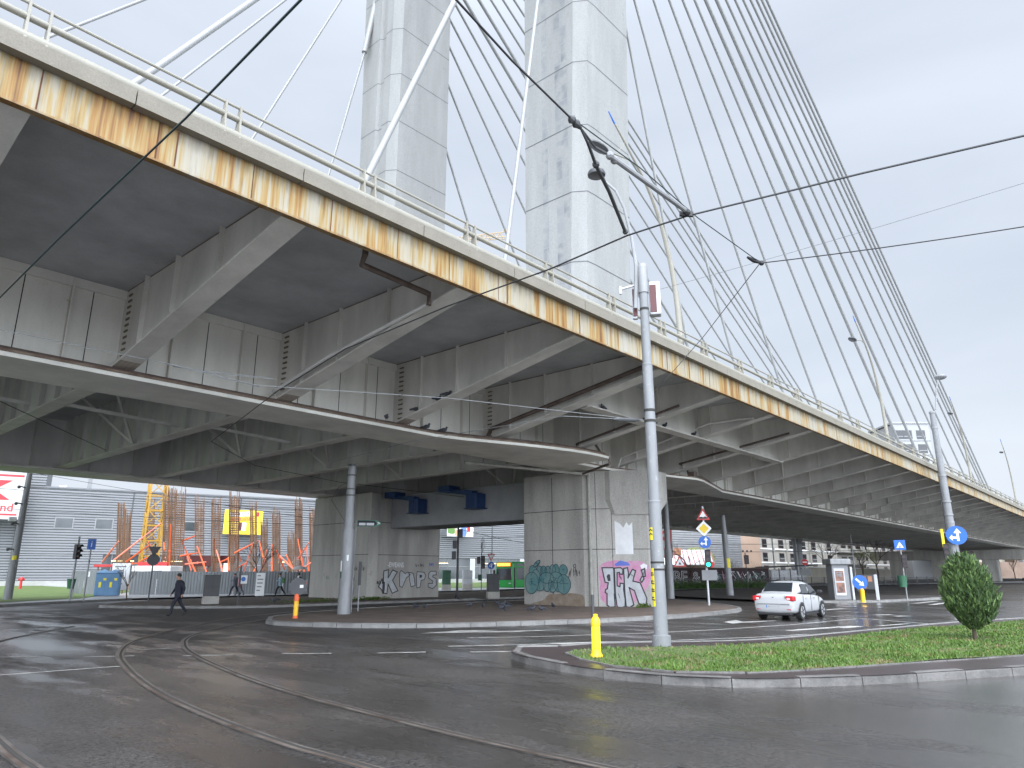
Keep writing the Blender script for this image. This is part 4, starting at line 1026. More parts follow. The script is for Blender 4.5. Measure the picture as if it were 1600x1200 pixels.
b2 = bollard((14.2,22.7,.1), 'orange and yellow bollard with round sign turned away at the pier island', 'o')
mb = MB().face(disc(.02,1.08,.3,28), -.03, .02); mb.build('sign_back', 'dgrey', b2); MB().box(-.03,.03,-.01,.02,.8,1.45).build('sign_post', 'galvd', b2)
MB().face(rect(.08,.2,1.04,1.14), -.035, .004).build('sticker', 'white', b2)
bb_.scale = (.85,.85,.8)
# grey marker posts
def post(loc, label, H_, r=.035, name='marker_post', mat='dgrey', head=None):
    t = thing(name, label, 'post', loc, face_cam(loc)); MB().tube([(0,0,0),(0,0,H_)], r, 10).build('shaft', mat, t, True)
    if head: MB().box(-head[0]/2,head[0]/2,-.03,.03,head[1],H_).build('sleeve', 'black', t)
    return t
post(gp(927,976), 'thin dark marker post standing behind the fluorescent yellow bollard', .95, .05, mat='dgrey')
post(gp(559,956,.1), 'slim post with black sleeve beside the grey island pole', 2.0, .03, head=(.13,1.05), mat='galvd')
post(gp(371,947,.1), 'slim dark post near the two dark walkers by the hoarding', 1.9, .03, head=(.09,.9))
post(gp(804,932,.1), 'slim dark post standing in front of the green bus', 1.9, .03, head=(.1,.6))

def sign(name, label, loc, H_, plates, mat='galvd', r=.035, extra=0., cat='road sign'):
    t = thing(name, label, cat, loc, face_cam(loc, extra))
    MB().tube([(0,0,0),(0,0,H_)], r, 10).build('post', mat, t, True)
    for kind, z in plates: plate(t, kind, z)
    return t
def arrow(x, z, ang, ln, w):
    c, s = math.cos(ang), math.sin(ang)
    p = [(-ln/2,-w/2),(ln*.12,-w/2),(ln*.12,-w*1.5),(ln/2,0),(ln*.12,w*1.5),(ln*.12,w/2),(-ln/2,w/2)]
    return [(x+a*c-b*s, z+a*s+b*c) for a, b in p]
def plate(t, kind, z, x=0., y=-.05, R_=.3):
    g = lambda poly, dy, mat, nm='symbol', par=None: MB().face(poly, y-dy, .004).build(nm, mat, par or t)
    if kind == 'priority':
        b = g(disc(x,z,R_*1.27,4), 0, 'white', 'sign_plate'); g(disc(x,z,R_*.82,4), .005, 'yellow', par=b)
    elif kind in ('warning','roadworks','yield'):
        a0 = PI/2 if kind != 'yield' else -PI/2
        b = g(disc(x,z,R_*1.3,3,a0), 0, 'red', 'sign_plate'); g(disc(x,z,R_*.88,3,a0), .005, 'white', par=b)
        if kind == 'warning': g([(x-.22,z-.13),(x+.22,z-.13),(x+.2,z-.06),(x+.1,z-.02),(x,z-.06),(x-.1,z-.02),(x-.2,z-.06)], .009, 'black', par=b)
        if kind == 'roadworks': g([(x-.08,z-.1),(x,z+.06),(x+.05,z-.02),(x+.1,z-.1)], .009, 'black', par=b)
    elif kind == 'ahead_left':
        b = g(disc(x,z,R_,28), 0, 'signblue', 'sign_plate')
        mb = MB().face(arrow(x+.06,z+.04,PI/2,R_*1.35,R_*.24), y-.006, .004); mb.face(arrow(x-R_*.32,z-R_*.25,PI,R_*.8,R_*.22), y-.0068, .004); mb.build('symbol', 'white', b)
    elif kind == 'turn_back':
        b = g(disc(x,z,R_,28), 0, 'signblue', 'sign_plate')
        MB().face(arrow(x+.04,z+.02,PI/2,R_*1.3,R_*.3), y-.006, .004).face(arrow(x-.08,z-.06,PI,R_*.7,R_*.2), y-.0068, .004).build('symbol', 'white', b)
    elif kind == 'keep_right':
        b = g(disc(x,z,R_,28), 0, 'signblue', 'sign_plate'); g(arrow(x,z,-PI/4,R_*1.4,R_*.26), .006, 'white', par=b)
    elif kind == 'no_entry':
        b = g(disc(x,z,R_,28), 0, 'red', 'sign_plate'); g(rect(x-R_*.7,x+R_*.7,z-R_*.17,z+R_*.17), .006, 'white', par=b)
    elif kind == 'crossing':
        b = g(rect(x-R_,x+R_,z-R_*.95,z+R_*.95), 0, 'signblue', 'sign_plate'); c = g(disc(x,z-.05,R_*.75,3,PI/2), .005, 'white', par=b)
        MB().stroke([(x-.04,z-.15),(x,z-.02),(x+.05,z-.15)], .03, y-.012, .003).face(disc(x,z+.05,.03,8), y-.011, .003).build('figure', 'black', b)
    elif kind == 'parking':
        b = g(rect(x-R_*.7,x+R_*.7,z-R_,z+R_), 0, 'signblue', 'sign_plate'); text_mesh('i', R_*1.6, 'white', 'symbol', b, T(x, y-.006, z))
    elif kind == 'grey':
        g(rect(x-R_*.9,x+R_*.9,z-R_*.6,z+R_*.6), 0, 'mgrey', 'sign_plate')
    elif kind == 'round_back': g(disc(x,z,R_,28), 0, 'black', 'sign_plate')
    elif kind == 'tri_back': g(disc(x,z,R_*1.2,3,-PI/2), 0, 'black', 'sign_plate')
MT['lampgreen'] = emit('green_signal_light', (.02,.85,.5), 2.2); MT['lampdim'] = M('dark_lens', (.05,.02,.02), .3)
def traffic_light(t, z, y=-.08, x=0., lit=None, w=.28, h=.85, red=None):
    b = MB().rbox(x-w/2, x+w/2, y-.02, y+.2, z, z+h, .03).build('signal_box', 'black', t)
    for k in range(3):
        zz = z+h*(k*2+1)/6
        MB().face(disc(x,zz,w*.36,20), y-.028, .006).build('lens', 'lampgreen' if lit == k else ('lampdim'), b)
        MB().add([(x+w*.4*math.cos(a), y+dy, zz+w*.4*math.sin(a)) for dy in (-.02,-.2) for a in [PI*j/8 for j in range(9)]], [(j,j+1,10+j,9+j) for j in range(8)]).build('visor', 'black', b)
    return b
s1 = sign('traffic_light', 'green traffic light on post with warning, priority and blue arrow signs above', gp(1108,946,.12), 4.75, [('warning',4.27),('priority',3.66),('ahead_left',3.0)], 'lgrey', .05, cat='traffic light')
traffic_light(s1, 1.78, x=.1, lit=0); plate(s1, 'grey', 1.42, x=.12, R_=.4)
MB().face(disc(.22,1.92,.16,20), .15, .01).build('rear_disc', 'red', s1)
# left and middle signs
sign('road_sign', 'dark yield sign over a round sign, both seen from behind, left of walking man', gp(231,943,.1), 3.05, [('tri_back',2.72),('round_back',2.22)], 'dgrey')
sign('road_sign', 'small blue sign on tall post by the grass near portable toilets', gp(130,939,.1), 3.3, [('parking',3.15)], 'galvd', .04)
tl = thing('traffic_light', 'dark traffic light by grass at far left beside a green bin', 'traffic light', gp(109,938,.12), 0.5); MB().tube([(0,0,0),(0,0,3.6)], .05, 8).build('post', 'galvd', tl); traffic_light(tl, 2.3, w=.34)
tl = thing('traffic_light', 'tall black traffic light mast between the two concrete piers', 'traffic light', gp(714,936,.1), 0)
MB().tube([(0,0,0),(0,0,.25)], [.16,.09], 10).tube([(0,0,.2),(0,0,4.9)], [.075,.06], 10).build('mast', 'black', tl, True)
mtl = Matrix.Rotation(face_cam(tl.location), 4, 'Z')
for x, z in ((-.2,3.0),(-.24,2.35),(.16,3.7)): MB().rbox(x-.13,x+.13,-.1,.12,z,z+.5,.03).xf(mtl).build('signal_box', 'black', tl)
MB().rbox(.04,.5,-.16,.16,4.5,4.75,.05).xf(mtl).build('signal_hood', 'black', tl)
s2 = sign('road_sign', 'red yield sign over a round blue arrow sign left of the green bus', gp(767,925,.1), 3.2, [('yield',2.9),('turn_back',2.15)], 'galvd', .035)
s3 = thing('traffic_light', 'cluster of dark signal boxes on a slim grey post left of the green bus', 'traffic light', gp(752,924,.1), face_cam(gp(752,924)))
MB().tube([(0,0,0),(0,0,4.1)], .045, 8).build('post', 'galvd', s3); traffic_light(s3, 1.9, x=.12, w=.36, h=1.1); traffic_light(s3, 2.3, x=-.25, w=.3, h=.6)
MB().rbox(-.3,.05,-.1,.1,.9,1.4,.03).build('bin', 'green', s3)
MB().tube([(.1,0,3.3),(.1,0,4.6)], .03, 6).tube([(-.08,0,3.6),(0,0,4.5),(.2,0,4.5),(.28,0,3.6)], .02, 6).build('frame', 'mgrey', s3)
sign('direction_sign', 'small green-edged arrow-shaped direction sign standing beside the grey island pole', (17.4,23.9,.1), 3.55, [], 'galvd', .025)
ds = [o for o in bpy.data.objects if o.name == 'direction_sign'][0]
b = MB().face([(.05,3.35),(.86,3.35),(1.02,3.48),(.86,3.61),(.05,3.61)], -.05, .02).build('sign_plate', 'green', ds); MB().face([(.08,3.38),(.74,3.38),(.84,3.48),(.74,3.58),(.08,3.58)], -.055, .004).build('panel', 'navy', b)
MB().face(rect(.12,.38,3.4,3.5), -.06, .004).face(rect(.42,.72,3.4,3.5), -.06, .004).build('lettering', 'lgrey', b)
text_mesh('>', .2, 'white', 'lettering', b, T(.9,-.058,3.48))
# warning triangle on the pole behind the pier
wt = thing('road_sign', 'roadworks warning triangle fixed low on the pole behind the near pier', 'road sign', (40.95,22.6,.1), face_cam((40.95,22.6))+.25); MB().beam((-.1,0,2.2),(.1,0,2.2),.06,.06).build('bracket', 'galvd', wt); plate(wt, 'roadworks', 2.15, x=.2, R_=.36)
bs = thing('road_sign', 'round blue straight-or-left arrow sign on the tall pole above the shrub', 'road sign', (56.3,9.85,0), face_cam((56.3,9.85))); MB().beam((0,.0,4.55),(0,.4,4.55),.08,.08).build('bracket', 'galvd', bs); plate(bs, 'ahead_left', 4.1, y=-.12, R_=.62)
tl = thing('traffic_light', 'black traffic light seen edge-on beside the pole behind the shrub', 'traffic light', (55.4,10.35,0), face_cam((55.4,10.35))); MB().tube([(-.15,0,0),(-.15,0,4.3)], .06, 8).build('post', 'white', tl); traffic_light(tl, 2.45, x=-.05, w=.4, h=1.1); MB().box(-.25,-.08,-.1,0,3.3,4.5).build('board', 'sticker', tl)
sx_ = sign('road_sign', 'square blue pedestrian crossing sign with green bin strapped to its post', gp(1418,938,.1), 3.4, [('crossing',3.15)], 'galvd', .04)
traffic_light(sx_, 1.85, x=.12, w=.3, h=.75)
MB().lathe([(.2,.75),(.26,1.35),(.27,1.4)], c=(-.12,-.25,0), n=16).build('bin', 'green', sx_, True)
ne = sign('road_sign', 'round red no-entry sign in front of the bus shelter column', gp(1262,921,.1), 2.9, [('no_entry',2.55)], 'galvd', .04)
for ch in ne.children:
    if ch.name.startswith('sign_plate'): pass
plate(ne, 'grey', 1.6, R_=.5)
kr = thing('bollard', 'orange bollard with round blue keep-right arrow sign at the pavement corner', 'bollard', gp(1349,941,.1), face_cam(gp(1349,941)))
MB().lathe([(.14,0),(.12,.06),(.12,.55),(.13,.6),(.08,.72)], n=14).build('body', 'amber', kr, True); plate(kr, 'keep_right', 1.05, x=-.05, R_=.38)
tl = sign('traffic_light', 'small dark traffic light on thin mast beside the graffiti fence', gp(1169,923,.1), 3.3, [], 'black', .04, cat='traffic light'); traffic_light(tl, 2.3, x=.08, w=.42, h=.8)
# cabinets
def cabinet(loc, label, w, d, h, mat='dgrey'):
    t = thing('utility_cabinet', label, 'cabinet', loc, face_cam(loc)+.2)
    MB().rbox(-w/2-.02,w/2+.02,-d/2-.02,d/2+.02,0,h*.28,.02).build('plinth', 'pier', t)
    MB().rbox(-w/2,w/2,-d/2,d/2,h*.28,h,.02).build('housing', mat, t)
    MB().box(-w/2-.03,w/2+.03,-d/2-.03,d/2+.03,h,h+.03).build('lid', mat, t)
    MB().box(-.006,.006,-d/2-.004,-d/2,h*.32,h*.96).box(-w/2+.03,w/2-.03,-d/2-.004,-d/2,h*.6,h*.61).build('door_seam', 'black', t)
    return t
cabinet(gp(328,944,.1), 'dark green utility cabinet on concrete plinth behind the walking man', .72, .4, 1.42, 'dgrey')
cabinet(gp(770,935,.1), 'dark utility cabinet on concrete plinth between the piers before the bus', .72, .5, 1.45, 'dgrey')
cabinet(gp(697,922,.1), 'green cabinet with white poster beside the far pier edge', .75, .5, 1.75, 'green')
pc = cabinet(gp(730,921,.1), 'pale cabinet covered with posters on the lawn between the piers', .9, .5, 1.75, 'lgrey')
# bins
def bin_(loc, label): 
    t = thing('litter_bin', label, 'bin', loc); MB().tube([(.2,0,0),(.2,0,1.5)], .03, 6).build('post', 'galvd', t); MB().lathe([(.2,.5),(.27,1.1),(.29,1.14)], n=14).build('body', 'green', t, True)
bin_(gp(108,932,.12), 'green litter bin on post by the lawn at far left')
hy = thing('hydrant', 'red hydrant standing on the lawn before the shopping hall', 'hydrant', at(32,915,72)[:2]+(.12,)); hy.location.z = .12; hy.scale = (.8,.8,.85)
MB().lathe([(.16,0),(.14,.9),(.2,.95),(.2,1.2),(.08,1.35)], n=12).build('body', 'red', hy, True); MB().tube([(-.35,0,1.05),(.35,0,1.05)], .1, 8).build('outlet', 'red', hy)

# ================================================================== people
def skin_body(name, verts, edges, rad, mats, paint, parent):
    me = bpy.data.meshes.new(name); me.from_pydata(verts, edges, []); o = bpy.data.objects.new(name, me); C.objects.link(o)
    o.modifiers.new('s', 'SKIN'); sl_ = me.skin_vertices[0].data
    for i, r in enumerate(rad): sl_[i].radius = (r if isinstance(r, tuple) else (r, r)); 
    sl_[0].use_root = True
    m = o.modifiers.new('d', 'SUBSURF'); m.levels = 2; m.render_levels = 2
    dg = bpy.context.evaluated_depsgraph_get(); dg.update()
    me2 = bpy.data.meshes.new_from_object(o.evaluated_get(dg)); bpy.data.objects.remove(o); bpy.data.meshes.remove(me)
    me2.name = name; me2.materials.clear()
    for k in mats: me2.materials.append(MT[k])
    for p in me2.polygons: p.use_smooth = True; p.material_index = paint(p.center)
    o = bpy.data.objects.new(name, me2); C.objects.link(o); o.parent = parent
    return o
MT['skin'] = M('skin', (.36,.2,.14), .5, var=.1); MT['hair'] = M('dark_hair', (.02,.015,.012), .6)
MT['shoe'] = M('black_leather', (.01,.01,.01), .4)
MT['ltblue'] = M('light_blue_cloth', (.3,.42,.48), .8); MT['greyc'] = M('grey_cloth', (.1,.1,.13), .8); MT['pinkc'] = M('pink_cloth', (.5,.2,.19), .8); MT['greenc'] = M('green_cloth', (.1,.3,.08), .8)
def person(loc, rz, label, H_=1.58, top='navy', leg='navy', stride=.3, arm='swing', bag=None, umbrella=False, group=None, lean=.04):
    t = thing('person', label, 'person', loc, rz, group)
    k = H_/1.75; S = lambda x, y, z: (x*k, y*k, z*k)          # faces +X
    s = stride
    V = [S(0,0,.95), S(lean*.3,0,1.1), S(lean,0,1.3), S(lean+.01,0,1.44), S(lean+.03,0,1.53), S(lean+.06,0,1.61), S(lean+.075,0,1.69)]
    E = [(0,1),(1,2),(2,3),(3,4),(4,5),(5,6)]
    Rr = [(.18,.14),(.19,.14),(.23,.15),(.12,.08),(.058,.058),(.088,.078),(.07,.065)]
    def chain(st, pts, rr):
        p = st
        for q, r in zip(pts, rr):
            V.append(S(*q)); E.append((p, len(V)-1)); Rr.append(r); p = len(V)-1
        return p
    # front leg (+s), back leg (-s)
    chain(0, [(.02,.1,.88),(s*.75,.1,.5),(s*.95,.1,.1),(s*1.0,.1,.045),(s*1.0+.17,.1,.035)], [.105,.078,.058,.05,.035])
    chain(0, [(-.02,-.1,.88),(-s*.35,-.1,.5),(-s*1.15,-.1,.17),(-s*1.2,-.1,.1),(-s*1.2+.12,-.1,.035)], [.105,.078,.058,.05,.035])
    def hand(p, h, d):
        V.append(S(*h)); E.append((p, len(V)-1)); Rr.append(.03*k); hp = len(V)-1
        for f, (ox, ln) in enumerate(((-.03,.075),(-.01,.085),(.012,.08),(.03,.065))):
            V.append(S(h[0]+ox+d*.01, h[1], h[2]-ln)); E.append((hp, len(V)-1)); Rr.append(.009)
        V.append(S(h[0]+.05, h[1]+.01, h[2]-.03)); E.append((hp, len(V)-1)); Rr.append(.01)
    if arm == 'swing':
        p = chain(3, [(lean,.22,1.4),(lean-.12,.34,1.13),(lean-.06,.36,.9)], [.078,.064,.04]); hand(p, (lean-.04,.36,.83), 1)
        p = chain(3, [(lean,-.22,1.4),(lean+.02,-.36,1.12),(lean+.16,-.33,.93)], [.078,.064,.04]); hand(p, (lean+.2,-.33,.87), 1)
    else:
        p = chain(3, [(lean,.2,1.4),(lean-.02,.26,1.12),(lean+.2,.2,1.2)], [.062,.05,.034]); hand(p, (lean+.26,.18,1.2), 1)
        p = chain(3, [(lean,-.2,1.4),(lean-.08,-.25,1.14),(lean+.0,-.25,.92)], [.062,.05,.034]); hand(p, (lean+.02,-.25,.85), 1)
    def paint(c):
        x, y, z = c.x/k, c.y/k, c.z/k
        if z > 1.5: return 2
        if abs(y) > .2 and z < .89: return 2
        if z < .095 and abs(y) < .2: return 3
        if z < .93 and abs(y) < .22: return 1
        return 0
    skin_body('body', V, E, [tuple(v*k for v in r) if isinstance(r, tuple) else r*k for r in Rr], [top, leg, 'skin', 'shoe'], paint, t)
    hx = lean+.07
    mb = MB().sphere(S(hx-.018,0,1.695), .098*k, 14, sc_=(1.05,.92,.95)); mb.build('hair', 'hair', t, True)
    MB().sphere(S(hx+.035,0,1.635), .078*k, 12, sc_=(.9,.85,1.15)).sphere(S(hx+.11,0,1.63), .016*k, 6).sphere(S(hx+.02,.083,1.63), .02*k, 6, sc_=(.7,.5,1.3)).sphere(S(hx+.02,-.083,1.63), .02*k, 6, sc_=(.7,.5,1.3)).build('face', 'skin', t, True)
    MB().sphere(S(hx+.1,.032,1.655), .009*k, 6).sphere(S(hx+.1,-.032,1.655), .009*k, 6).box(*(v*k for v in (hx+.09,hx+.106,-.025,.025,1.578,1.586))).build('eyes_and_mouth', 'hair', t)
    mb = MB().lathe([(.215*k,.76*k),(.22*k,.95*k),(.205*k,1.12*k),(.25*k,1.32*k),(.2*k,1.43*k),(.075*k,1.5*k)], c=(lean*.6*k,0,0), n=18)
    mb.xf(Matrix.Translation((0,0,0)) @ Matrix.Diagonal((.78,1.06,1,1))); mb.build('jacket', top, t, True)
    if bag: MB().rbox(-.3*k,-.1*k,-.15*k,.15*k,1.0*k,1.42*k,.06).build('backpack', bag, t, True)
    if umbrella:
        MB().lathe([(.52,1.78),(.4,1.92),(.2,2.0),(.02,2.04)], c=(.1,0,0), n=12).build('umbrella', 'white', t, True); MB().tube([(.2,.1,1.15),(.1,0,2.0)], .01, 5).build('umbrella_shaft', 'black', t)
    return t
# heading that makes someone walk leftwards in the picture
LEFT = math.atan2(-RT.y, -RT.x)
person((13.3,29.9,0), LEFT+.75, 'man in dark navy suit striding across the road beside the dark cabinet', 1.6, stride=.33)
person(gp(366,931,.1), LEFT, 'walker in dark jacket striding along the hoarding in front of pink companion', 1.5, 'greyc', 'navy', .36, 'bent')
person(gp(374,930.5,.1), LEFT+.1, 'walker in pink top half hidden behind dark-jacketed companion at the hoarding', 1.42, 'pinkc', 'greyc', .3)
person(gp(437,931,.1), LEFT+.2, 'walker in light blue jacket with green backpack near the bare tree', 1.5, 'ltblue', 'navy', .36, 'bent', 'greenc')
person(gp(467,931,.1), LEFT+.2, 'person under a white umbrella behind the round sign', 1.5, 'navy', 'navy', .2, 'bent', None, True)

# ================================================================== pigeons
MT['pigeon'] = M('pigeon_plumage', (.06,.065,.08), .6, var=.5, vs=30); MT['pigw'] = M('pale_plumage', (.4,.4,.42), .6)
def pigeon():
    t = thing('pigeon', 'x', 'bird', (0,0,0))
    mb = MB().sphere((0,0,.12), .085, 10, sc_=(1.5,.85,.85)).sphere((.1,0,.2), .042, 8, sc_=(1,.9,1)).tube([(.07,0,.14),(.1,0,.2)], [.05,.035], 8).tube([(-.08,0,.12),(-.24,0,.09)], [.05,.03], 6)
    mb.tube([(.01,.025,0),(.01,.025,.06)], .006, 4).tube([(.01,-.025,0),(.01,-.025,.06)], .006, 4).tube([(.135,0,.2),(.165,0,.192)], [.012,.003], 5)
    mb.build('body', 'pigeon', t, True); return t
pg = pigeon(); first = True
fl_z = lambda Y: 6.76+(Y-WY)*((8.24-6.7)/(YF+.1-WY))
gnd = [(734,949),(755,950),(777,946),(781,950),(786,947),(791,951),(789,956),(795,948),(784,953),(831,955),(846,955),(864,950),(649,951),(664,952),(421,941),(428,942),(432,940)]
perch = []
for x, y in ((605,651),(668,666),(695,671)): p = gp(x, y+6, 6.64); perch.append((p.x, p.y+.05, 6.66))
for x, y in ((651,640),(684,624),(699,617)):
    X = BX[KS.index(2)] if abs(onX(x,y,BX[KS.index(2)]).z-7.2) < .9 else BX[KS.index(3)]
    p = onX(x, y, X-.15); perch.append((X-.16, p.y, fl_z(p.y)))
for x in (21.8, 25.6, 26.4, 29.0): perch.append((x, 14.75, 7.62))
k = 0
def put_bird(loc, rz, label, s, g):
    global first
    if first: o = pg; first = False; o.location = loc; o.rotation_euler = (0,0,rz); o['label'] = label; o['group'] = g
    else: o = dup(pg, loc, rz, label, g)
    o.scale = (s,s,s); return o
for i, (x, y) in enumerate(gnd):
    p = gp(x, y, .13)
    lb = ('dark pigeon on the bare island ground between piers, left part' if i < 2 else 'pigeon in the feeding cluster on the island ground between the piers' if i < 9 else 'pigeon on the ground before the teal graffiti of near pier' if i < 12 else 'pigeon on the ground before the silver letters of far pier' if i < 14 else 'pigeon by the kerb weeds behind the orange bollard')
    put_bird(p, random.uniform(0,6.3), lb, 1.0, 'pigeons feeding on the island')
for i, p in enumerate(perch):
    lb = 'pigeon perched on the rusty girder ledge' if i < 3 else 'pigeon perched on a bracket flange under the deck' if i < 6 else 'pigeon perched on the lengthwise beam behind the galvanised pole'
    put_bird(p, random.uniform(0,6.3), lb, 1.0, 'pigeons perched on the steelwork')
# ================================================================== white saloon car
MT['carw'] = M('white_car_paint', (.36,.365,.37), .2, var=.04, spec=.6); MT['tail'] = M('red_lamp_lens', (.45,.01,.015), .15); MT['tailw'] = M('clear_lamp_lens', (.7,.5,.5), .15)
MT['alloy'] = M('wheel_silver', (.5,.51,.52), .35, .6); MT['carp'] = M('car_black_trim', (.02,.02,.022), .5)
def loft(mb, st, n, mi=0, cap=True):
    o = [p for s_ in st for p in s_]; k = len(st)
    fs = [(i*n+j, (i+1)*n+j, (i+1)*n+(j+1)%n, i*n+(j+1)%n) for i in range(k-1) for j in range(n)]
    if cap: fs += [tuple(range(n)), tuple((k-1)*n+j for j in range(n-1,-1,-1))]
    return mb.add(o, fs, mi)
def car(loc, rz, label, paint='carw', group=None):
    t = thing('car', label, 'car', loc, rz, group)
    # faces +X, origin under the middle; length 3.88 width 1.55 height 1.37
    def sec(x, zb, zs, w, wt):                                 # lower body section
        return [(x,-w*.86,zb),(x,-w*.97,zb+.1),(x,-w,zb+(zs-zb)*.5),(x,-w*.985,zs-.1),(x,-wt,zs-.02),(x,-wt*.6,zs+.015),(x,wt*.6,zs+.015),(x,wt,zs-.02),(x,w*.985,zs-.1),(x,w,zs-.0-(zs-zb)*.5),(x,w*.97,zb+.1),(x,w*.86,zb)]
    st = [sec(-1.94,.36,.70,.60,.52),sec(-1.9,.24,.82,.70,.62),sec(-1.78,.2,.915,.75,.68),sec(-1.45,.19,.95,.77,.70),(sec(-.9,.18,.92,.775,.7)),sec(0,.18,.89,.775,.7),sec(.7,.18,.86,.775,.69),sec(1.15,.18,.83,.765,.66),sec(1.6,.2,.74,.73,.58),sec(1.85,.24,.63,.64,.48),sec(1.94,.3,.52,.52,.4)]
    mb = MB(); loft(mb, st, 12); body = mb.build('body', paint, t, True)
    md = body.modifiers.new('sub', 'SUBSURF'); md.levels = 1; md.render_levels = 2
    def gs(x, z0, z1, w0, w1): return [(x,-w0,z0),(x,-w0*.99,z0+(z1-z0)*.3),(x,-(w0*.35+w1*.65),z0+(z1-z0)*.75),(x,-w1*.9,z1-.03),(x,-w1*.5,z1),(x,w1*.5,z1),(x,w1*.9,z1-.03),(x,(w0*.35+w1*.65),z0+(z1-z0)*.75),(x,w0*.99,z0+(z1-z0)*.3),(x,w0,z0)]
    st = [gs(-1.42,.87,.955,.66,.6),gs(-1.22,.87,1.10,.67,.58),gs(-.98,.87,1.27,.68,.545),gs(-.75,.87,1.335,.685,.53),gs(-.35,.87,1.365,.69,.53),gs(.1,.86,1.36,.69,.53),gs(.42,.86,1.31,.69,.53),gs(.75,.84,1.12,.68,.56),gs(1.12,.8,.87,.66,.58)]
    mb = MB(); loft(mb, st, 10); roof = mb.build('roof', paint, t, True); md = roof.modifiers.new('sub', 'SUBSURF'); md.levels = 1; md.render_levels = 2
    # rear window: lies on the slope between the last roof section and the boot
    MB().add([(-1.385,-.53,1.0),(-1.385,.53,1.0),(-1.03,.47,1.30),(-1.03,-.47,1.30),(-1.3,-.5,.96),(-1.3,.5,.96),(-.94,.44,1.25),(-.94,-.44,1.25)], [(0,3,2,1),(0,1,5,4),(1,2,6,5),(2,3,7,6),(3,0,4,7)]).build('rear_window', 'glass', t)
    MB().add([(-1.3735,-.28,1.0),(-1.3735,-.02,1.0),(-1.27,-.04,1.08),(-1.27,-.26,1.08)], [(0,3,2,1)]).build('window_sticker', 'tail', t) if False else None
    MB().add([(.5,-.44,1.27),(.5,.44,1.27),(1.06,.53,.91),(1.06,-.53,.91)], [(0,3,2,1)]).build('windscreen', 'glass', t)
    for s in (-1, 1):
        yy = lambda z: s*(.70-(z-.92)*.28)
        def side(poly, nm, mat): 
            mb = MB(); n = len(poly); vs = [(x, yy(z)+s*.004, z) for x, z in poly]+[(x, yy(z)-s*.05, z) for x, z in poly]
            f = tuple(range(n)); mb.add(vs, [f if s < 0 else f[::-1]]+[(i,(i+1)%n,n+(i+1)%n,n+i) for i in range(n)]); return mb.build(nm, mat, t)
        side([(-.88,.92),(-.12,.91),(-.12,1.24),(-.55,1.25),(-.72,1.2)], 'side_window', 'glass'); side([(-.04,.91),(.78,.9),(.62,1.03),(.36,1.2),(-.04,1.24)], 'side_window', 'glass')
        mb = MB()
        for x in (-.1, .8, -.95): mb.box(x-.006, x+.006, min(s*.764,s*.777), max(s*.764,s*.777), .3, .86)
        mb.build('door_seam', 'carp', t)
        for x in (-.62, .25): MB().rbox(x-.09,x+.09,min(s*.765,s*.8),max(s*.765,s*.8),.74,.775,.01).build('door_handle', paint, t)
        MB().rbox(.72,.86,min(s*.74,s*.92),max(s*.74,s*.92),.9,1.02,.03).build('mirror', 'carp', t)
        b = MB().rbox(-1.925,-1.66,min(s*.44,s*.755),max(s*.44,s*.755),.66,.84,.04).build('tail_light', 'tail', t); MB().rbox(-1.932,-1.9,min(s*.5,s*.62),max(s*.5,s*.62),.7,.78,.012).build('lens', 'tailw', b)
        MB().rbox(-1.925,-1.88,min(s*.42,s*.62),max(s*.42,s*.62),.36,.39,.01).build('reflector', 'tail', t)
        MB().box(-.75,.7,s*.74-.02,s*.74+.02,.17,.22).build('sill', 'carp', t)
        for x in (-1.17, 1.16):
            wy = s*.69
            w_ = MB(); w_.tube([(x,wy-.09,.285),(x,wy+.09,.285)], .285, 24); wh = w_.build('wheel', 'rubber', t, True)
            mb = MB().tube([(x,wy+s*.06,.285),(x,wy+s*.098,.285)], .195, 20); mb.build('rim', 'alloy', wh)
            mb = MB()
            for a in range(5): mb.beam((x+.04*math.cos(a*2*PI/5+.6), wy+s*.1, .285+.04*math.sin(a*2*PI/5+.6)), (x+.17*math.cos(a*2*PI/5+.6), wy+s*.1, .285+.17*math.sin(a*2*PI/5+.6)), .05, .012, up=(0,1,0))
            mb.build('spoke_gap', 'carp', wh)
            MB().add([(x+.34*math.cos(a), s*(.779 if q_ == 0 else .70), .285+.34*math.sin(a)) for q_ in (0,1) for a in [PI*(j/12) for j in range(13)]]+[(x+.29*math.cos(a), s*.779, .285+.29*math.sin(a)) for a in [PI*(j/12) for j in range(13)]], [(j,j+1,27+j,26+j) for j in range(12)]).build('wheel_arch', 'carp', t)
    MB().rbox(-1.93,-1.85,-.26,.26,.42,.53,.01).build('number_plate', 'white', t)
    mb = MB().box(-1.937,-1.93,-.255,-.215,.43,.52) if False else MB()
    for k_ in range(7):
        if k_ not in (1, 4): mb.box(-1.936,-1.93,-.2+k_*.06,-.165+k_*.06,.45,.5)
    mb.build('number_marks', 'mgrey', t); MB().box(-1.936,-1.93,.225,.258,.425,.525).build('number_strip', 'signblue', t); MB().box(-1.926,-1.86,-.275,.275,.405,.545).build('plate_frame', 'carp', t)
    MB().box(-1.955,-1.9,-.60,.60,.555,.563).box(-1.925,-1.9,-.435,-.428,.56,.86).box(-1.925,-1.9,.428,.435,.56,.86).build('boot_seam', 'carp', t)
    MB().rbox(-1.9,-1.6,-.6,.6,.17,.27,.03).build('underbody', 'carp', t)
    MB().add([(-1.915,-.035,.8),(-1.915,.035,.8),(-1.92,0,.73)], [(0,1,2)]).add([(-1.922,-.02,.7),(-1.922,.02,.7),(-1.928,0,.66)], [(0,1,2)]).build('badge', 'dgrey', t)
    MB().box(-1.4,1.2,-.66,.66,.15,.3).build('chassis', 'carp', t)
    return t
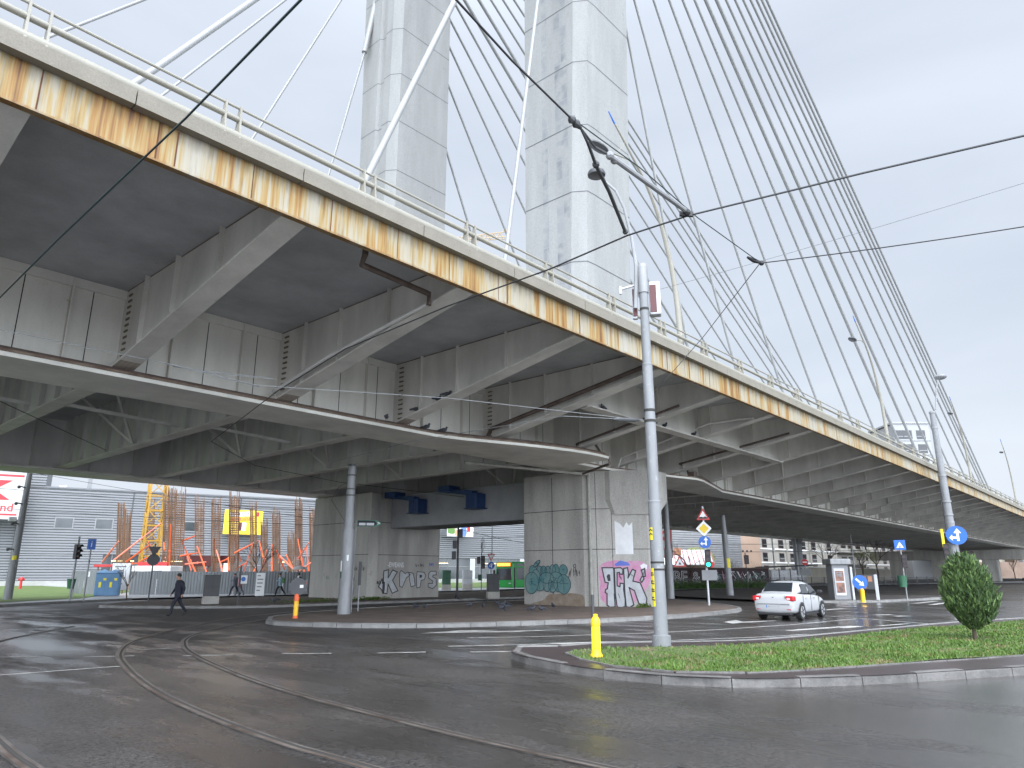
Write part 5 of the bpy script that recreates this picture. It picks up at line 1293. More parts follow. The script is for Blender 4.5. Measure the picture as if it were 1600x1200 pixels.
car((28.2,10.75,0), .03, 'white saloon car with red tail lights turning away under the bridge')
c2 = car((150,16,.1), .9, 'dark parked car under the far end of the viaduct, right of shrub', 'dgrey', 'cars parked under the viaduct')
car((158,11.5,.1), .9, 'white parked car under the far end of the viaduct, right of shrub', 'carw', 'cars parked under the viaduct')
car((163,8,.1), .9, 'black parked car at the right edge under the far viaduct end', 'black', 'cars parked under the viaduct')
# ================================================================== bus
MT['busg'] = M('bright_green_bus_paint', (.03,.42,.08), .3, var=.06); MT['busglow'] = emit('amber_display', (1,.45,.06), 1.3); MT['bglass'] = M('bus_glass', (.06,.075,.085), .06, spec=.8)
bt = thing('bus', 'bright green city bus with amber destination display behind the near pier', 'bus', (52.1,46.2,.02))
mb = MB().rbox(0,10.8,0,2.28,.24,2.68,.12); mb.build('body', 'busg', bt)
MB().rbox(-.04,.25,.14,2.14,.95,2.05,.05).build('windscreen', 'bglass', bt); MB().rbox(-.07,.22,.2,2.08,2.2,2.6,.04).build('display_frame', 'orange', bt)
MB().box(-.085,-.07,.3,1.98,2.26,2.54).build('destination_display', 'busglow', bt)
MB().box(.5,10.3,-.012,.1,1.0,2.1).build('side_window', 'bglass', bt); MB().box(.5,10.3,-.02,.05,2.25,2.5).build('side_display', 'bglass', bt)
for x in (2.4, 8.2): wv = MB().tube([(x,-.03,.45),(x,.25,.45)], .45, 20).build('wheel', 'rubber', bt, True)
for y in (.25, 1.75): MB().rbox(-.03,.05,y,y+.3,.6,.72,.02).build('headlight', 'white', bt)
for x in (1.6,3.4,5.2,7.0,8.8): MB().box(x-.04,x+.04,-.025,0,.9,2.2).build('pillar', 'busg', bt)
MB().rbox(-.35,-.2,2.1,2.3,1.4,1.9,.04).build('mirror', 'black', bt)
# ================================================================== conical shrub
MT['thuja'] = M('conifer_foliage', (.06,.11,.03), .75, col2=(.022,.045,.014), vs=6); MT['thuja2'] = M('conifer_tip', (.105,.17,.045), .7, vs=7); MT['bark'] = M('brown_bark', (.085,.06,.045), .9, var=.4, vs=9, streak=3, bump=.5)
tt = thing('conical_shrub', 'dense egg-shaped green conifer shrub growing on the grass island', 'shrub', tuple(gp(1524,999,.15)))
mb = MB().tube([(0,0,-.05),(.02,0,.25),(.0,.02,.55),(.03,0,1.2)], [.06,.045,.04,.02], 8)
for k in range(14):
    a = random.uniform(0,2*PI); mb.tube([(0,0,.2+k*.03),(.25*math.cos(a),.25*math.sin(a),.55+k*.04)], [.02,.008], 5)
mb.build('trunk', 'bark', tt, True)
mb = MB(); rp = [(0.22,.09),(.32,.22),(.42,.36),(.55,.5),(.75,.60),(.95,.63),(1.2,.59),(1.45,.49),(1.65,.37),(1.82,.22),(1.95,.07)]
def rad_at(z):
    for (z0, r0), (z1, r1) in zip(rp[:-1], rp[1:]):
        if z0 <= z <= z1: return r0+(r1-r0)*(z-z0)/(z1-z0)
    return .05
lump = [(random.uniform(0,2*PI), random.uniform(.4,1.9), random.uniform(-.09,.11), random.uniform(.08,.2)) for _ in range(110)]
for _ in range(15000):
    z = random.uniform(.22, 2.0); a = random.uniform(0, 2*PI); R0 = rad_at(z)
    if random.random() > R0/.64: continue
    for la, lz, lh, lr in lump:
        da = (a-la+PI) % (2*PI)-PI; e = (da*R0/lr)**2+((z-lz)/lr)**2
        if e < 3: R0 += lh*math.exp(-e)
    r = R0*(1-abs(random.gauss(0,.16)))
    p = Vector((r*math.cos(a), r*math.sin(a), z)); o = Vector((math.cos(a), math.sin(a), 0))
    d = (o*random.uniform(.05,.6)+Vector((0,0,1))*random.uniform(.6,1.1)+Vector((random.gauss(0,.3),random.gauss(0,.3),0))).normalized()
    ln = random.uniform(.05,.15); sd_ = d.cross(Vector((random.gauss(0,1),random.gauss(0,1),random.gauss(0,1)))).normalized()*random.uniform(.008,.02)
    if random.random() < .12: ln *= 1.8; p = p+o*.03
    mb.add([p-sd_, p+sd_, p+d*ln*.6+sd_*1.2, p+d*ln, p+d*ln*.6-sd_*1.2], [(0,1,2,3,4)], 1 if random.random() < .3 else 0)
mb.build('crown', ['thuja','thuja2'], tt); tt.scale = (.88,.88,.96)
# ================================================================== shopping hall
MT['clad'] = M('grey_ribbed_cladding', (.155,.16,.168), .45, .15, var=.1, vs=.2); MT['plinth'] = M('pale_plinth', (.35,.35,.33), .8); MT['shopglass'] = M('shopfront_glass', (.06,.07,.075), .12, spec=.7, var=.5, vs=.4)
MT['striplight'] = emit('shop_strip_light', (1,.75,.35), 2.5)
def local(o, d):                                               # frame: x along the wall, -y outwards to the viewer
    d = Vector((d[0], d[1], 0)).normalized(); return math.atan2(d.y, d.x)
A0 = at(22,905,88.3); A1 = at(800,905,123); wd = (A1-A0); wl_ = wd.length; rz = math.atan2(wd.y, wd.x)
HL = thing('shopping_hall', 'long grey ribbed-metal shopping hall with glazed ground floor behind the hoarding', 'building', (A0.x, A0.y, 0), rz)
def ribs(mb, x0, x1, y, z0, z1, pitch=.33, dep=.1):
    z = z0
    while z < z1-.01:
        zt = min(z+pitch, z1)
        mb.add([(x0,y,z),(x1,y,z),(x1,y-dep,z+.06),(x0,y-dep,z+.06),(x1,y-dep*.6,zt-.05),(x0,y-dep*.6,zt-.05),(x1,y,zt),(x0,y,zt)], [(0,1,2,3),(3,2,4,5),(5,4,6,7)])
        z = zt
mb = MB(); ribs(mb, -.5, wl_+45, 0, 3.9, 12.0); mb.box(-.5, wl_+45, .12, 28, 0, 11.9); mb.box(-.6, wl_+45.1, -.14, .3, 12.0, 12.2)
mb.build('wall', 'clad', HL)
mb = MB(); ribs(mb, -.5, 9, 0, .7, 3.9); mb.build('wall', 'clad', HL)
mb = MB(); ribs(mb, -70, -.6, .3, .7, 15.2); mb.box(-70, -.6, .4, 30, 0, 15.2); ribs(mb, -.6, 1.6, .02, 12.25, 15.2); mb.box(-.6, 1.6, .1, 10, 12.25, 15.2); mb.build('tower_block', 'clad', HL)
mb = MB().box(-.75,-.45,-.22,.2,.7,15.2)
x = 11.5
while x < wl_+44: mb.box(x, x+.14, -.14, -.02, 3.9, 12.0); x += 13.5
mb.build('cladding_joint', 'dgrey', HL)
MB().box(-70, wl_+45, -.25, .1, 0, .7).build('plinth', 'plinth', HL)
MB().box(9, wl_+45, .1, .14, .7, 3.88).build('shopfront', 'shopglass', HL)
x = 14
while x < wl_+44:
    MB().box(x, x+.9, -.1, .3, .7, 3.9).build('column', 'lgrey', HL); x += 9.5
x = 10
while x < wl_+40:
    MB().box(x, x+2.6, .02, .09, 3.1, 3.16).build('strip_light', 'striplight', HL); x += random.choice((4.5,6,9))
mb = MB(); x = 10
while x < wl_+44: mb.box(x, x+.07, .03, .1, .7, 3.88); x += 1.9
mb.box(9, wl_+44, .03, .098, 2.6, 2.68); mb.build('mullion', 'mgrey', HL)
for x in (4.2, 8.6, 19.0): 
    f = MB().box(x-1.05,x+1.05,-.13,-.02,8.3-.75-.55,8.3+.75-.55).build('window', 'mgrey', HL); MB().box(x-.9,x+.9,-.15,-.12,7.15,8.3).build('pane', 'shopglass', f)
for x in (6.3,): MB().box(x-.25,x+.25,2,2.6,12.1,13.9).build('roof_vent', 'mgrey', HL)
MB().rbox(3,3.8,1,1.8,12.2,12.5,.05).build('roof_unit', 'white', HL)
# big white sign box, red lettering; most of it lies off to the left
MT['signwhite'] = M('sign_white', (.42,.42,.41), .4, var=.05); MT['signred'] = M('sign_red', (.62,.02,.03), .4, var=.05)
SG = thing('shop_sign', 'huge white sign box with red emblem at the far left edge', 'sign', at(40,770,86), rz)
SG.location.z = 0
MB().box(-8,0,-.3,.3,7.8,13.4).build('panel', 'signwhite', SG)
MB().face(rect(-8,-.35,12.85,13.1), -.31, .01).face(rect(-8,-.5,8.25,8.45), -.31, .01).build('border', 'signred', SG)
MB().face([(-5.0,12.4),(-1.4,12.4),(-3.1,11.25),(-1.4,10.05),(-5.0,10.05)], -.31, .01).build('emblem', 'signred', SG)
text_mesh('Kaufland', 1.35, 'signred', 'lettering', SG, T(-.9,-.31,9.15), align='RIGHT', offset=.01, extrude=.01)
# second sign seen right of the near pier
SG2 = thing('shop_sign', 'white sign with red emblem between the pole and near pier on the right', 'sign', at(1054,905,100), math.atan2(-FH.x, FH.y)-.3)
SG2.location.z = 0
MB().box(-3.0,0,-.2,.2,3.6,8.0).build('panel', 'signwhite', SG2)
MB().face([(-1.9,7.3),(-.75,7.3),(-1.35,6.7),(-.75,6.0),(-1.9,6.0)], -.21, .01).face(rect(-2.8,-.15,3.8,3.95), -.21, .01).face(rect(-.22,-.12,3.7,7.9), -.21, .01).build('emblem', 'signred', SG2)
text_mesh('Kaufland', .62, 'signred', 'lettering', SG2, T(-.35,-.21,4.9), align='RIGHT', extrude=.01)
MB().box(-2.6,-2.4,-.1,.1,0,3.6).box(-.5,-.3,-.1,.1,0,3.6).build('leg', 'mgrey', SG2)
# grey wing right of the sign
W0, W1 = at(1068,905,125), at(1162,905,130); dv = W1-W0
WG = thing('warehouse', 'dark grey ribbed wall beside the sign right of the near pier', 'building', (W0.x,W0.y,0), math.atan2(dv.y,dv.x))
mb = MB(); ribs(mb, -8, dv.length, 0, 0, 9.6, .4, .1); mb.box(-8, dv.length, .1, 12, 0, 9.6); mb.build('wall', 'mgrey', WG)
# yellow billboard on the hall wall
BB = thing('billboard', 'yellow advertising board with black headline on the grey hall', 'billboard', at(350,812,98.5), rz); BB.location.z = 0
bw = (at(409,905,98.5+2)-at(350,905,98.5)).length
MB().box(0,5.1,-.1,.05,6.8,10.1).build('panel', 'yellow', BB)
b = BB.children[0]
MB().face([(.6,9.1),(3.4,9.35),(3.4,9.95),(.6,9.7)], -.11, .01).build('headline_strip', 'white', b)
text_mesh('ETICHETA', .55, 'black', 'lettering', b, T(2.0,-.125,9.53) @ Matrix.Rotation(-.07,4,'Y'), extrude=.005)
MB().face([(.8,8.55),(3.8,8.75),(3.8,9.2),(.8,9.0)], -.115, .01).build('orange_strip', 'orange', b); text_mesh('GALBENA', .45, 'yellow', 'lettering', b, T(2.3,-.13,8.87) @ Matrix.Rotation(-.06,4,'Y'), extrude=.005)
MB().face(rect(1.9,2.4,7.3,8.4), -.11, .01).build('product', 'maroon', b); MB().face(rect(2.4,2.95,7.3,8.4), -.11, .01).build('product', 'white', b); MB().face(rect(4.2,4.6,9.3,9.9), -.11, .01).build('corner_mark', 'red', b)
# poster on the hall between the piers
PS = thing('poster', 'colourful advertising poster on the hall wall between the piers', 'poster', at(697,905,114.5), rz); PS.location.z = 0
MB().box(0,4.6,-.1,.05,7.3,9.6).build('panel', 'white', PS); b = PS.children[0]
MT['pgreen'] = M('poster_green', (.12,.25,.06), .6); MT['ptan'] = M('poster_tan', (.5,.33,.2), .6); MT['pblue'] = M('poster_blue', (.12,.22,.55), .6)
for k, (x0,x1,z0,z1,mt) in enumerate(((.2,1.4,8.4,9.4,'ptan'),(.1,1.2,7.7,8.5,'pgreen'),(1.3,1.9,7.4,8.2,'ptan'),(2.4,3.3,7.4,8.6,'pblue'),(2.5,3.4,8.6,9.5,'pblue'),(3.5,4.0,7.5,9.4,'red'),(3.6,4.3,7.4,8.0,'white'))):
    MB().face([tuple(v) for v in spline([Vector(q) for q in [(x0,z0),(x1,z0),(x1,z1),(x0,z1),(x0,z0)]], 4)][:-1], -.11-k*.002, .01).build('picture', mt, b)
# ================================================================== building site
MT['hoard'] = M('galvanised_hoarding', (.19,.203,.21), .5, .2, var=.25, vs=.8, streak=3)
def hoarding(a, b, label, h=1.65, rows=None):
    a, b = Vector((a.x,a.y,0)), Vector((b.x,b.y,0)); d = b-a; ln = d.length
    t = thing('hoarding', label, 'fence', (a.x,a.y,.1), math.atan2(d.y,d.x), 'sheet metal hoarding of the building site')
    k = max(1, round(ln/1.8))
    for i in range(k):
        mb = MB(); x0, x1 = ln*i/k+.01, ln*(i+1)/k-.01; n = max(6, int((x1-x0)/.1)); vs = []
        hh = h+random.uniform(-.03,.03)
        for j in range(n+1):
            x = x0+(x1-x0)*j/n; y = -.025 if j % 2 else .0
            vs += [(x,y,0),(x,y,hh)]
        mb.add(vs, [(2*j,2*j+2,2*j+3,2*j+1) for j in range(n)]); mb.box(x0, x1, .03, .06, hh*.3, hh*.34)
        mb.build('panel', 'hoard', t)
    return t
hoarding(gp(200,932), gp(515,929.5), 'long corrugated metal hoarding behind the walkers up to the far pier')
hoarding(gp(128,931), gp(158,932), 'short corrugated hoarding stretch left of the blue portable toilets', 1.7)
hoarding(at(108,925,58), gp(128,931), 'bluish hoarding side returning into the building site at far left', 1.7)
# notices
def notice(px0, px1, py0, py1, label, D, mat='white', dotc=None):
    a, b = at(px0,py1,D), at(px1,py1,D); t = thing('notice_board', label, 'notice', (a.x,a.y,a.z), math.atan2(b.y-a.y,b.x-a.x))
    w_, h_ = (b-a).length, at(px0,py0,D).z-a.z
    MB().box(0,w_,-.03,.02,0,h_).build('panel', mat, t)
    if dotc: MB().face(disc(w_*.5,h_*.55,h_*.28,18), -.04, .008).build('symbol', dotc, t); 
    else:
        mb = MB()
        for k in range(5): mb.face(rect(w_*.15,w_*random.uniform(.5,.85),h_*(.85-k*.16),h_*(.9-k*.16)), -.036, .004)
        mb.build('lettering', 'mgrey', t)
    return t
notice(374,386,899,912,'white notice with round blue mandatory symbol on the hoarding',51.0,'white','signblue')
notice(398,412,895,931,'tall white information board on the hoarding by the bare tree',50.6)
notice(171,199,880,922,'big white site board left of the first young tree',50.8)
notice(136,140,893,901,'small white notice on the hoarding left of the toilets',50.5)
# portable toilets
MT['wcblue'] = M('blue_plastic', (.09,.2,.34), .45, var=.2)
def toilet(x, label):
    p = at(x, 923, 49.8); t = thing('portable_toilet', label, 'portable toilet', (p.x,p.y,.1), face_cam(p)-.1, 'blue portable toilets at the site')
    MB().rbox(-.42,.42,-.42,.42,.05,1.55,.03).build('cabin', 'wcblue', t); MB().rbox(-.33,.33,-.445,-.41,.1,1.45,.02).build('door', 'wcblue', t)
    MB().add([(-.46,-.46,1.55),(.46,-.46,1.55),(.46,.46,1.55),(-.46,.46,1.55),(0,-.1,1.78),(0,.1,1.78)], [(0,1,4),(1,2,5,4),(2,3,5),(3,0,4,5),(0,3,2,1)]).build('roof', 'wcblue', t)
    MB().box(-.2,-.05,-.455,-.44,.6,.95).box(.05,.22,-.455,-.44,1.05,1.2).build('label_panel', 'sticker', t)
toilet(159, 'blue portable toilet nearer the left edge, with pitched roof'); toilet(176, 'blue portable toilet half behind the white site board')
# rebar cages
def rebar(i, px, top, w_, D, lean):
    b = at(px, 925, D); tp = at(px+lean, top, D); h = tp.z; W = w_*D/1139
    t = thing('rebar_column', 'tall rusty rebar column cage above the hoarding, '+nth(i, 15), 'rebar column', (b.x,b.y,0), face_cam(b)+random.uniform(-.2,.2), 'rebar columns of the building site')
    lx = (tp-b).dot(RT)
    mb = MB(); n = 5
    per = [(-W/2+W*j/n, -W/2) for j in range(n)]+[(W/2, -W/2+W*j/n) for j in range(n)]+[(W/2-W*j/n, W/2) for j in range(n)]+[(-W/2, W/2-W*j/n) for j in range(n)]
    for x, y in per:
        hh = h+random.uniform(-.6,.5); mb.beam((x,y,0),(x+lx*hh/h+random.gauss(0,.03),y+random.gauss(0,.03),hh), .05, .05)
    z = .3
    while z < h-1.0:
        o = lx*z/h
        for a, c in (((-W/2,-W/2),(W/2,-W/2)),((W/2,-W/2),(W/2,W/2)),((W/2,W/2),(-W/2,W/2)),((-W/2,W/2),(-W/2,-W/2))): mb.beam((a[0]+o,a[1],z),(c[0]+o,c[1],z+random.uniform(-.02,.02)), .035, .05)
        z += .2
    mb.build('bars', 'rebar', t)
cols = [(186,793,9,70,6),(197,800,8,66,4),(232,784,11,76,5),(258,772,10,66,6),(266,768,9,72,4),(277,766,13,64,7),(311,780,12,80,2),(336,785,12,66,3),(364,770,13,64,4),(396,790,9,74,0),(413,815,9,78,0),(432,800,10,70,0),(455,835,9,76,0),(467,784,10,66,0),(489,796,9,72,0)]
for i, c in enumerate(cols): rebar(i, *c)
# orange props
E_ = [(0,640,110,500),(75,630,400,375),(160,640,310,530),(250,640,330,600),(312,505,325,560),(340,615,385,660),(415,510,420,560),(450,715,462,385),(425,610,435,715),(535,500,625,465),(535,500,635,720),(640,535,705,715),(525,600,640,580),(755,485,760,720),(770,560,815,715),(800,640,870,610),(890,465,935,640),(890,580,1020,515),(950,720,1020,510),(1060,495,1085,610),(1145,520,1145,715),(1175,560,1230,690),(1015,720,1040,670),(1320,485,1365,715),(1395,510,1320,620),(1380,530,1395,715),(1430,490,1420,710),(1535,560,1330,700),(1480,650,1470,715),(1500,650,1485,715),(1290,690,1240,590),(400,800,380,850),(60,660,300,645),(560,560,600,700),(700,640,560,655),(850,610,856,700),(980,640,900,690),(1110,560,1075,700),(1200,600,1290,690)]
E_.sort(key=lambda e: e[0]+e[2])
for i, (x0,y0,x1,y1) in enumerate(E_):
    D = 62+(i*7 % 5)*.9; a = at(160+x0/4.324, 730+y0/4.324, D); b = at(160+x1/4.324, 730+y1/4.324, D+(1.5 if i % 2 else -1.2))
    if a.z > b.z: a, b = b, a
    d_ = (b-a).normalized()
    if y1 > 700 or y0 > 700: a = a-d_*(a.z/max(d_.z,.2))*.9
    ang = 'upright' if abs(d_.z) > .95 else 'flat' if abs(d_.z) < .3 else 'slanting'
    ln_ = (b-a).length
    o = thing('steel_prop', '%s orange steel prop of the site, %s among the props' % (ang, ('number %s from the left' % (ORD[i] if 0 < i < 20 else 'one')) if i < 20 else ('%s from the right' % (ORD[38-i] if 38-i > 0 else 'last'))), 'prop', a, 0, 'orange props shoring the building site')
    if i == 0: o['label'] = ang+' orange steel prop at the left end of the site'
    if i == 38: o['label'] = ang+' orange steel prop at the right end of the site'
    mt_ = 'orange' if i % 3 else 'pinkor'
    m_ = b-a
    MB().tube([(0,0,0), m_*.6], .075, 6).build('outer_tube', mt_, o, True); MB().tube([m_*.6, m_], .055, 6).build('inner_tube', mt_, o, True); MB().tube([m_*.58, m_*.61], .1, 8).build('collar', mt_, o)
# red formwork and yellow panels low down
for x0, x1, y0, y1, D, mt, lb in ((147,200,882,886,56,'red','red formwork rail above the portable toilets'),(215,262,878,884,60,'red','red formwork rail behind the yield sign'),(284,330,868,885,66,'maroon','dark red formwork panel between rebar columns'),(330,366,868,880,67,'maroon','dark red formwork panel under the yellow billboard')):
    a, b = at(x0,y1,D), at(x1,y1,D); t = thing('formwork', lb, 'formwork', a, math.atan2(b.y-a.y,b.x-a.x)); MB().rbox(0,(b-a).length,-.08,.08,0,at(x0,y0,D).z-a.z,.02).build('panel', mt, t)
    mb = MB()
    for q_ in (.1,.5,.9): mb.tube([((b-a).length*q_,.12,-a.z),((b-a).length*q_,.12,.1)], .05, 6)
    mb.build('support', 'rebar', t)
a = at(200,931,54.5); b = at(262,925,54.5); t = thing('site_cabin', 'low white site cabin behind the hoarding left of the walking man', 'cabin', (a.x,a.y,0), math.atan2(b.y-a.y,b.x-a.x)); MB().rbox(0,(b-a).length,0,2,0,2.15,.04).build('wall', 'white', t); MB().box(1.6,2.3,-.02,.0,1.2,1.8).build('window', 'dgrey', t)
# yellow tower crane mast
def lattice(mb, w_, z0, z1, step):
    h = w_/2
    for x, y in ((-h,-h),(h,-h),(h,h),(-h,h)): mb.beam((x,y,z0),(x,y,z1), .16, .16)
    z = z0; k = 0
    while z < z1-.01:
        zt = min(z+step, z1)
        c = [(-h,-h),(h,-h),(h,h),(-h,h)]
        for i in range(4):
            p, q_ = c[i], c[(i+1)%4]; mb.beam((*p,z),(*q_,z), .09, .09)
            mb.beam((*p,z),(*q_,zt), .08, .08) if k % 2 else mb.beam((*q_,z),(*p,zt), .08, .08)
        z = zt; k += 1
cb = at(226,925,70); CRN = thing('tower_crane', 'yellow lattice mast of a tower crane rising from the site', 'crane', (cb.x,cb.y,0), face_cam(cb)+.15)
mb = MB(); lattice(mb, 1.45, .3, 17, 1.45); mb.build('mast', 'crane', CRN); MB().box(-1.6,1.6,-1.6,1.6,0,.5).build('base', 'pier', CRN)
# distant crane jib between the pylons
jb = at(640,905,165); J2_ = thing('tower_crane', 'distant pale crane with orange jib tip between the two pylons', 'crane', (jb.x,jb.y,0), math.atan2(RT.y,RT.x))
zt = at(735,378,165).z
MT['jib'] = M('faded_crane_paint', (.42,.3,.16), .6)

mb = MB(); lattice(mb, 1.6, 0, zt, 2.4); mb.build('mast', 'crane', J2_)
mb = MB(); m_ = len(mb.v)
L_ = (at(772,360,165)-at(640,360,165)).length
for y in (-.6,.6): mb.beam((-12,y,zt-1.4),(L_,y,zt+1.2), .16, .16)
mb.beam((0,0,zt),(L_,0,zt+2.9), .18, .18)
x = 0
while x < L_-1.6:
    f = x/L_; g2 = (x+1.6)/L_
    for y in (-.6,.6): mb.beam((x,y,zt-1.4+2.6*(12+x)/(12+L_)),(x+.8,0,zt+2.9*(x+.8)/L_), .1, .1); mb.beam((x+.8,0,zt+2.9*(x+.8)/L_),(x+1.6,y,zt-1.4+2.6*(12+x+1.6)/(12+L_)), .1, .1)
    x += 1.6
mb.build('jib', 'jib', J2_)
mb = MB().rbox(L_-.4,L_+.9,-.6,.6,zt-.4,zt+.8,.2).beam((L_,0,zt),(L_,0,zt+3.4),.25,.25).rbox(L_-.9,L_+.3,-.2,.2,zt+3.0,zt+3.5,.1); mb.build('jib_head', 'jib', J2_)
# ================================================================== bare trees
MT['twig'] = M('bare_twigs', (.1,.075,.06), .9, var=.3, vs=4); MT['spring'] = M('spring_leaf', (.3,.34,.09), .7)
def tree(name, label, loc, H_, seed, spread=.5, leaves=0, mat='twig', levels=4, r0=None, weep=0., group='bare trees'):
    rnd = random.Random(seed); t = thing(name, label, 'tree', loc, 0, group); tr = MB(); cr_ = MB(); lf = MB()
    def grow(p, d, ln, r, lv):
        q_ = p+d*ln*.5+Vector((rnd.gauss(0,.05),rnd.gauss(0,.05),0))*ln; e = q_+(d+Vector((rnd.gauss(0,.12),rnd.gauss(0,.12),.06-weep*(levels-lv)*.2))).normalized()*ln*.5
        (tr if lv == levels else cr_).tube([p, q_, e], [r, r*.82, r*.65], 6 if lv > 2 else 4)
        if lv == 0 or ln < .08:
            for _ in range(leaves):
                c = e+Vector((rnd.gauss(0,.12),rnd.gauss(0,.12),rnd.gauss(0,.14))); a = Vector((rnd.gauss(0,1),rnd.gauss(0,1),rnd.gauss(0,1))).normalized()*.05; b = a.cross(Vector((rnd.gauss(0,1),rnd.gauss(0,1),rnd.gauss(0,1)))).normalized()*.03
                lf.add([c-a,c-b,c+a,c+b], [(0,1,2,3)])
            return
        n = rnd.choice((3,4)) if lv >= levels-1 else rnd.choice((2,3,3))
        for k in range(n):
            a = rnd.uniform(0,2*PI); tilt = spread*rnd.uniform(.5,1.3)
            x_ = d.cross(Vector((0.3,1,.2))).normalized(); y_ = d.cross(x_)
            nd = (d*math.cos(tilt)+(x_*math.cos(a)+y_*math.sin(a))*math.sin(tilt)).normalized()
            st = p.lerp(e, rnd.uniform(.55,1.)) if k else e
            grow(st, nd, ln*rnd.uniform(.6,.82), r*.58, lv-1)
    grow(Vector((0,0,-.05)), Vector((rnd.gauss(0,.04),rnd.gauss(0,.04),1)).normalized(), H_*.36, r0 or H_*.018, levels)
    tr.build('trunk', mat, t, True); cr_.build('crown', mat, t)
    if leaves: lf.build('leaves', 'spring', t)
    return t
tree('bare_tree', 'small bare young tree by kerb next to the white site board', gp(198,936,.1), 2.5, 3, .55)
tree('bare_tree', 'bare rounded tree standing before the hoarding near the backpack walker', gp(402,931,.1), 4.1, 11, .5, levels=5)
for px, py, D, H_, sd_, lv, lb in ((1075,905,86,5.2,5,0,'bare twiggy tree before the red-striped roof'),(1300,905,120,8,21,0,'bare broad tree before the pale apartment block'),(1352,905,110,5.5,8,9,'weeping pale green spring tree right of the kiosk'),(1372,905,118,8.5,13,0,'bare tall tree right of the kiosk before the apartment block'),(1150,905,100,3.6,33,0,'bare thicket tree before the pink wall'),(1185,905,102,3.4,35,0,'bare low tree right of the pink wall'),(1585,896,190,7,44,6,'sparse tree beyond the parked cars at the right edge')):
    p = at(px, py, D); tree('bare_tree', lb, (p.x,p.y,.05), H_, sd_, .55, lv, levels=5 if H_ > 5 else 4, weep=.35 if lv == 9 else 0)
# yellow-green shrub over the red roof
p = at(1090,905,126); t = thing('spring_shrub', 'round yellow-green spring shrub above the red-striped roof', 'shrub', (p.x,p.y,0))
MB().tube([(0,0,0),(0,0,3)], [.2,.1], 8).build('trunk', 'twig', t); lf = MB()
for _ in range(5000):
    v = Vector((random.gauss(0,1),random.gauss(0,1),random.gauss(0,1))).normalized()*random.uniform(.55,1.05); c = Vector((v.x*3.6,v.y*3,4.0+v.z*1.9)); a = Vector((random.gauss(0,1),random.gauss(0,1),random.gauss(0,1))).normalized()*.14; b = a.cross(Vector((random.gauss(0,1),random.gauss(0,1),random.gauss(0,1)))).normalized()*.09
    lf.add([c-a,c-b,c+a,c+b], [(0,1,2,3)])
lf.build('crown', 'spring', t)
# ================================================================== right-hand background
MT['cream'] = M('cream_render', (.38,.355,.29), .85, var=.2, vs=.4, streak=3); MT['pinkw'] = M('flaking_pink_render', (.38,.27,.2), .9, var=.2, vs=.25, spots=((.33,.25,.2), .5, .62)); MT['aptw'] = M('grey_beige_concrete', (.32,.305,.27), .85, var=.25, vs=.3, streak=2)
MT['brick'] = M('old_brown_wall', (.24,.17,.13), .9, var=.3, vs=.5)
def block(x0, x1, D0, D1, h, dep, label, mat, name='building'):
    a, b = at(x0,905,D0), at(x1,905,D1); d = b-a; d.z = 0
    t = thing(name, label, 'building', (a.x,a.y,0), math.atan2(d.y,d.x)); w_ = d.length
    MB().box(0,w_,0,dep,0,h).build('wall', mat, t)
    MB().box(-.2,w_+.2,-.2,dep+.2,h,h+.35).build('roof', 'mgrey', t)
    return t, w_
t, w_ = block(1100,1130,142,141,16,6,'cream old house wall with small window behind the tram pole','cream','old_house')
for z in (5.3, 8.4): f = MB().box(w_*.55,w_*.55+1.0,-.06,.02,z,z+1.7).build('window', 'white', t); MB().box(w_*.55+.1,w_*.55+.9,-.08,-.05,z+.1,z+1.6).build('pane', 'dgrey', f)
t, w_ = block(1130,1142,141,140.8,16,6,'narrow brown brick strip between cream house and pink wall','brick','old_house')
t, w_ = block(1142,1192,140,139,16,8,'bare flaking pink gable wall with three small holes','pinkw','old_house')
for x in (.42,.55,.68): MB().box(w_*x,w_*x+.35,-.03,.02,5.5,5.85).build('opening', 'black', t)
MB().box(.2,1.3,-.06,.0,3.6,6.5).build('painted_patch', 'white', t)
t, w_ = block(1192,1425,150,215,22,14,'long grey-beige apartment block with rows of dark windows behind the kiosk','aptw','apartment_block')
wins = [1198,1224,1241,1259,1275,1299,1356,1385,1398]
AP0, AP1 = at(1192,905,150), at(1425,905,215)
def sx_(px):                                                    # where a view line meets the long facade
    d = AP1-AP0; r = ray(px, 895); den = d.x*r.y-d.y*r.x
    return -(AP0.x*r.y-AP0.y*r.x)/den*Vector((d.x,d.y)).length
MT['rwin'] = M('dark_window_frame', (.1,.05,.045), .5)
def win(x, z, w__, h__):
    w__ = w__*2.0
    f = MB().box(x-w__/2-.1,x+w__/2+.1,-.08,.05,z-.1,z+h__+.1).build('window', 'rwin', t); MB().box(x-w__/2,x+w__/2,-.1,-.07,z,z+h__).build('pane', 'glass', f)
    MB().box(x-w__/2,x+w__/2,-.14,-.1,z+h__*.3,z+h__*.36).build('rail', 'aptw', f)
for r_, z in enumerate((1.5,4.1,6.9,9.7,12.5,15.3)):
    for px in wins: win(sx_(px), z, 1.05 if px != 1198 else .9, 1.55)
    for px in (1322,1333,1345): win(sx_(px), z, 1.45, 1.35)
    MB().box(sx_(1311),sx_(1352),-1.0,-.0,z-.35,z-.15).box(sx_(1311),sx_(1352),-1.0,-.94,z-.15,z+.6).build('balcony', 'aptw', t)
for px in (1211,1232,1250,1268,1288,1308,1353,1370,1410): MB().box(sx_(px)-.3,sx_(px)+.3,-.3,-.0,0,17).build('pilaster', 'aptw', t)
for z in (3.6,6.4,9.2,12): MB().box(0,w_,-.15,-.0,z,z+.25).build('string_course', 'white', t)
t, w_ = block(1412,1440,208,210,13,5,'reddish brick house end left of the far pier bent','pinkw','old_house')
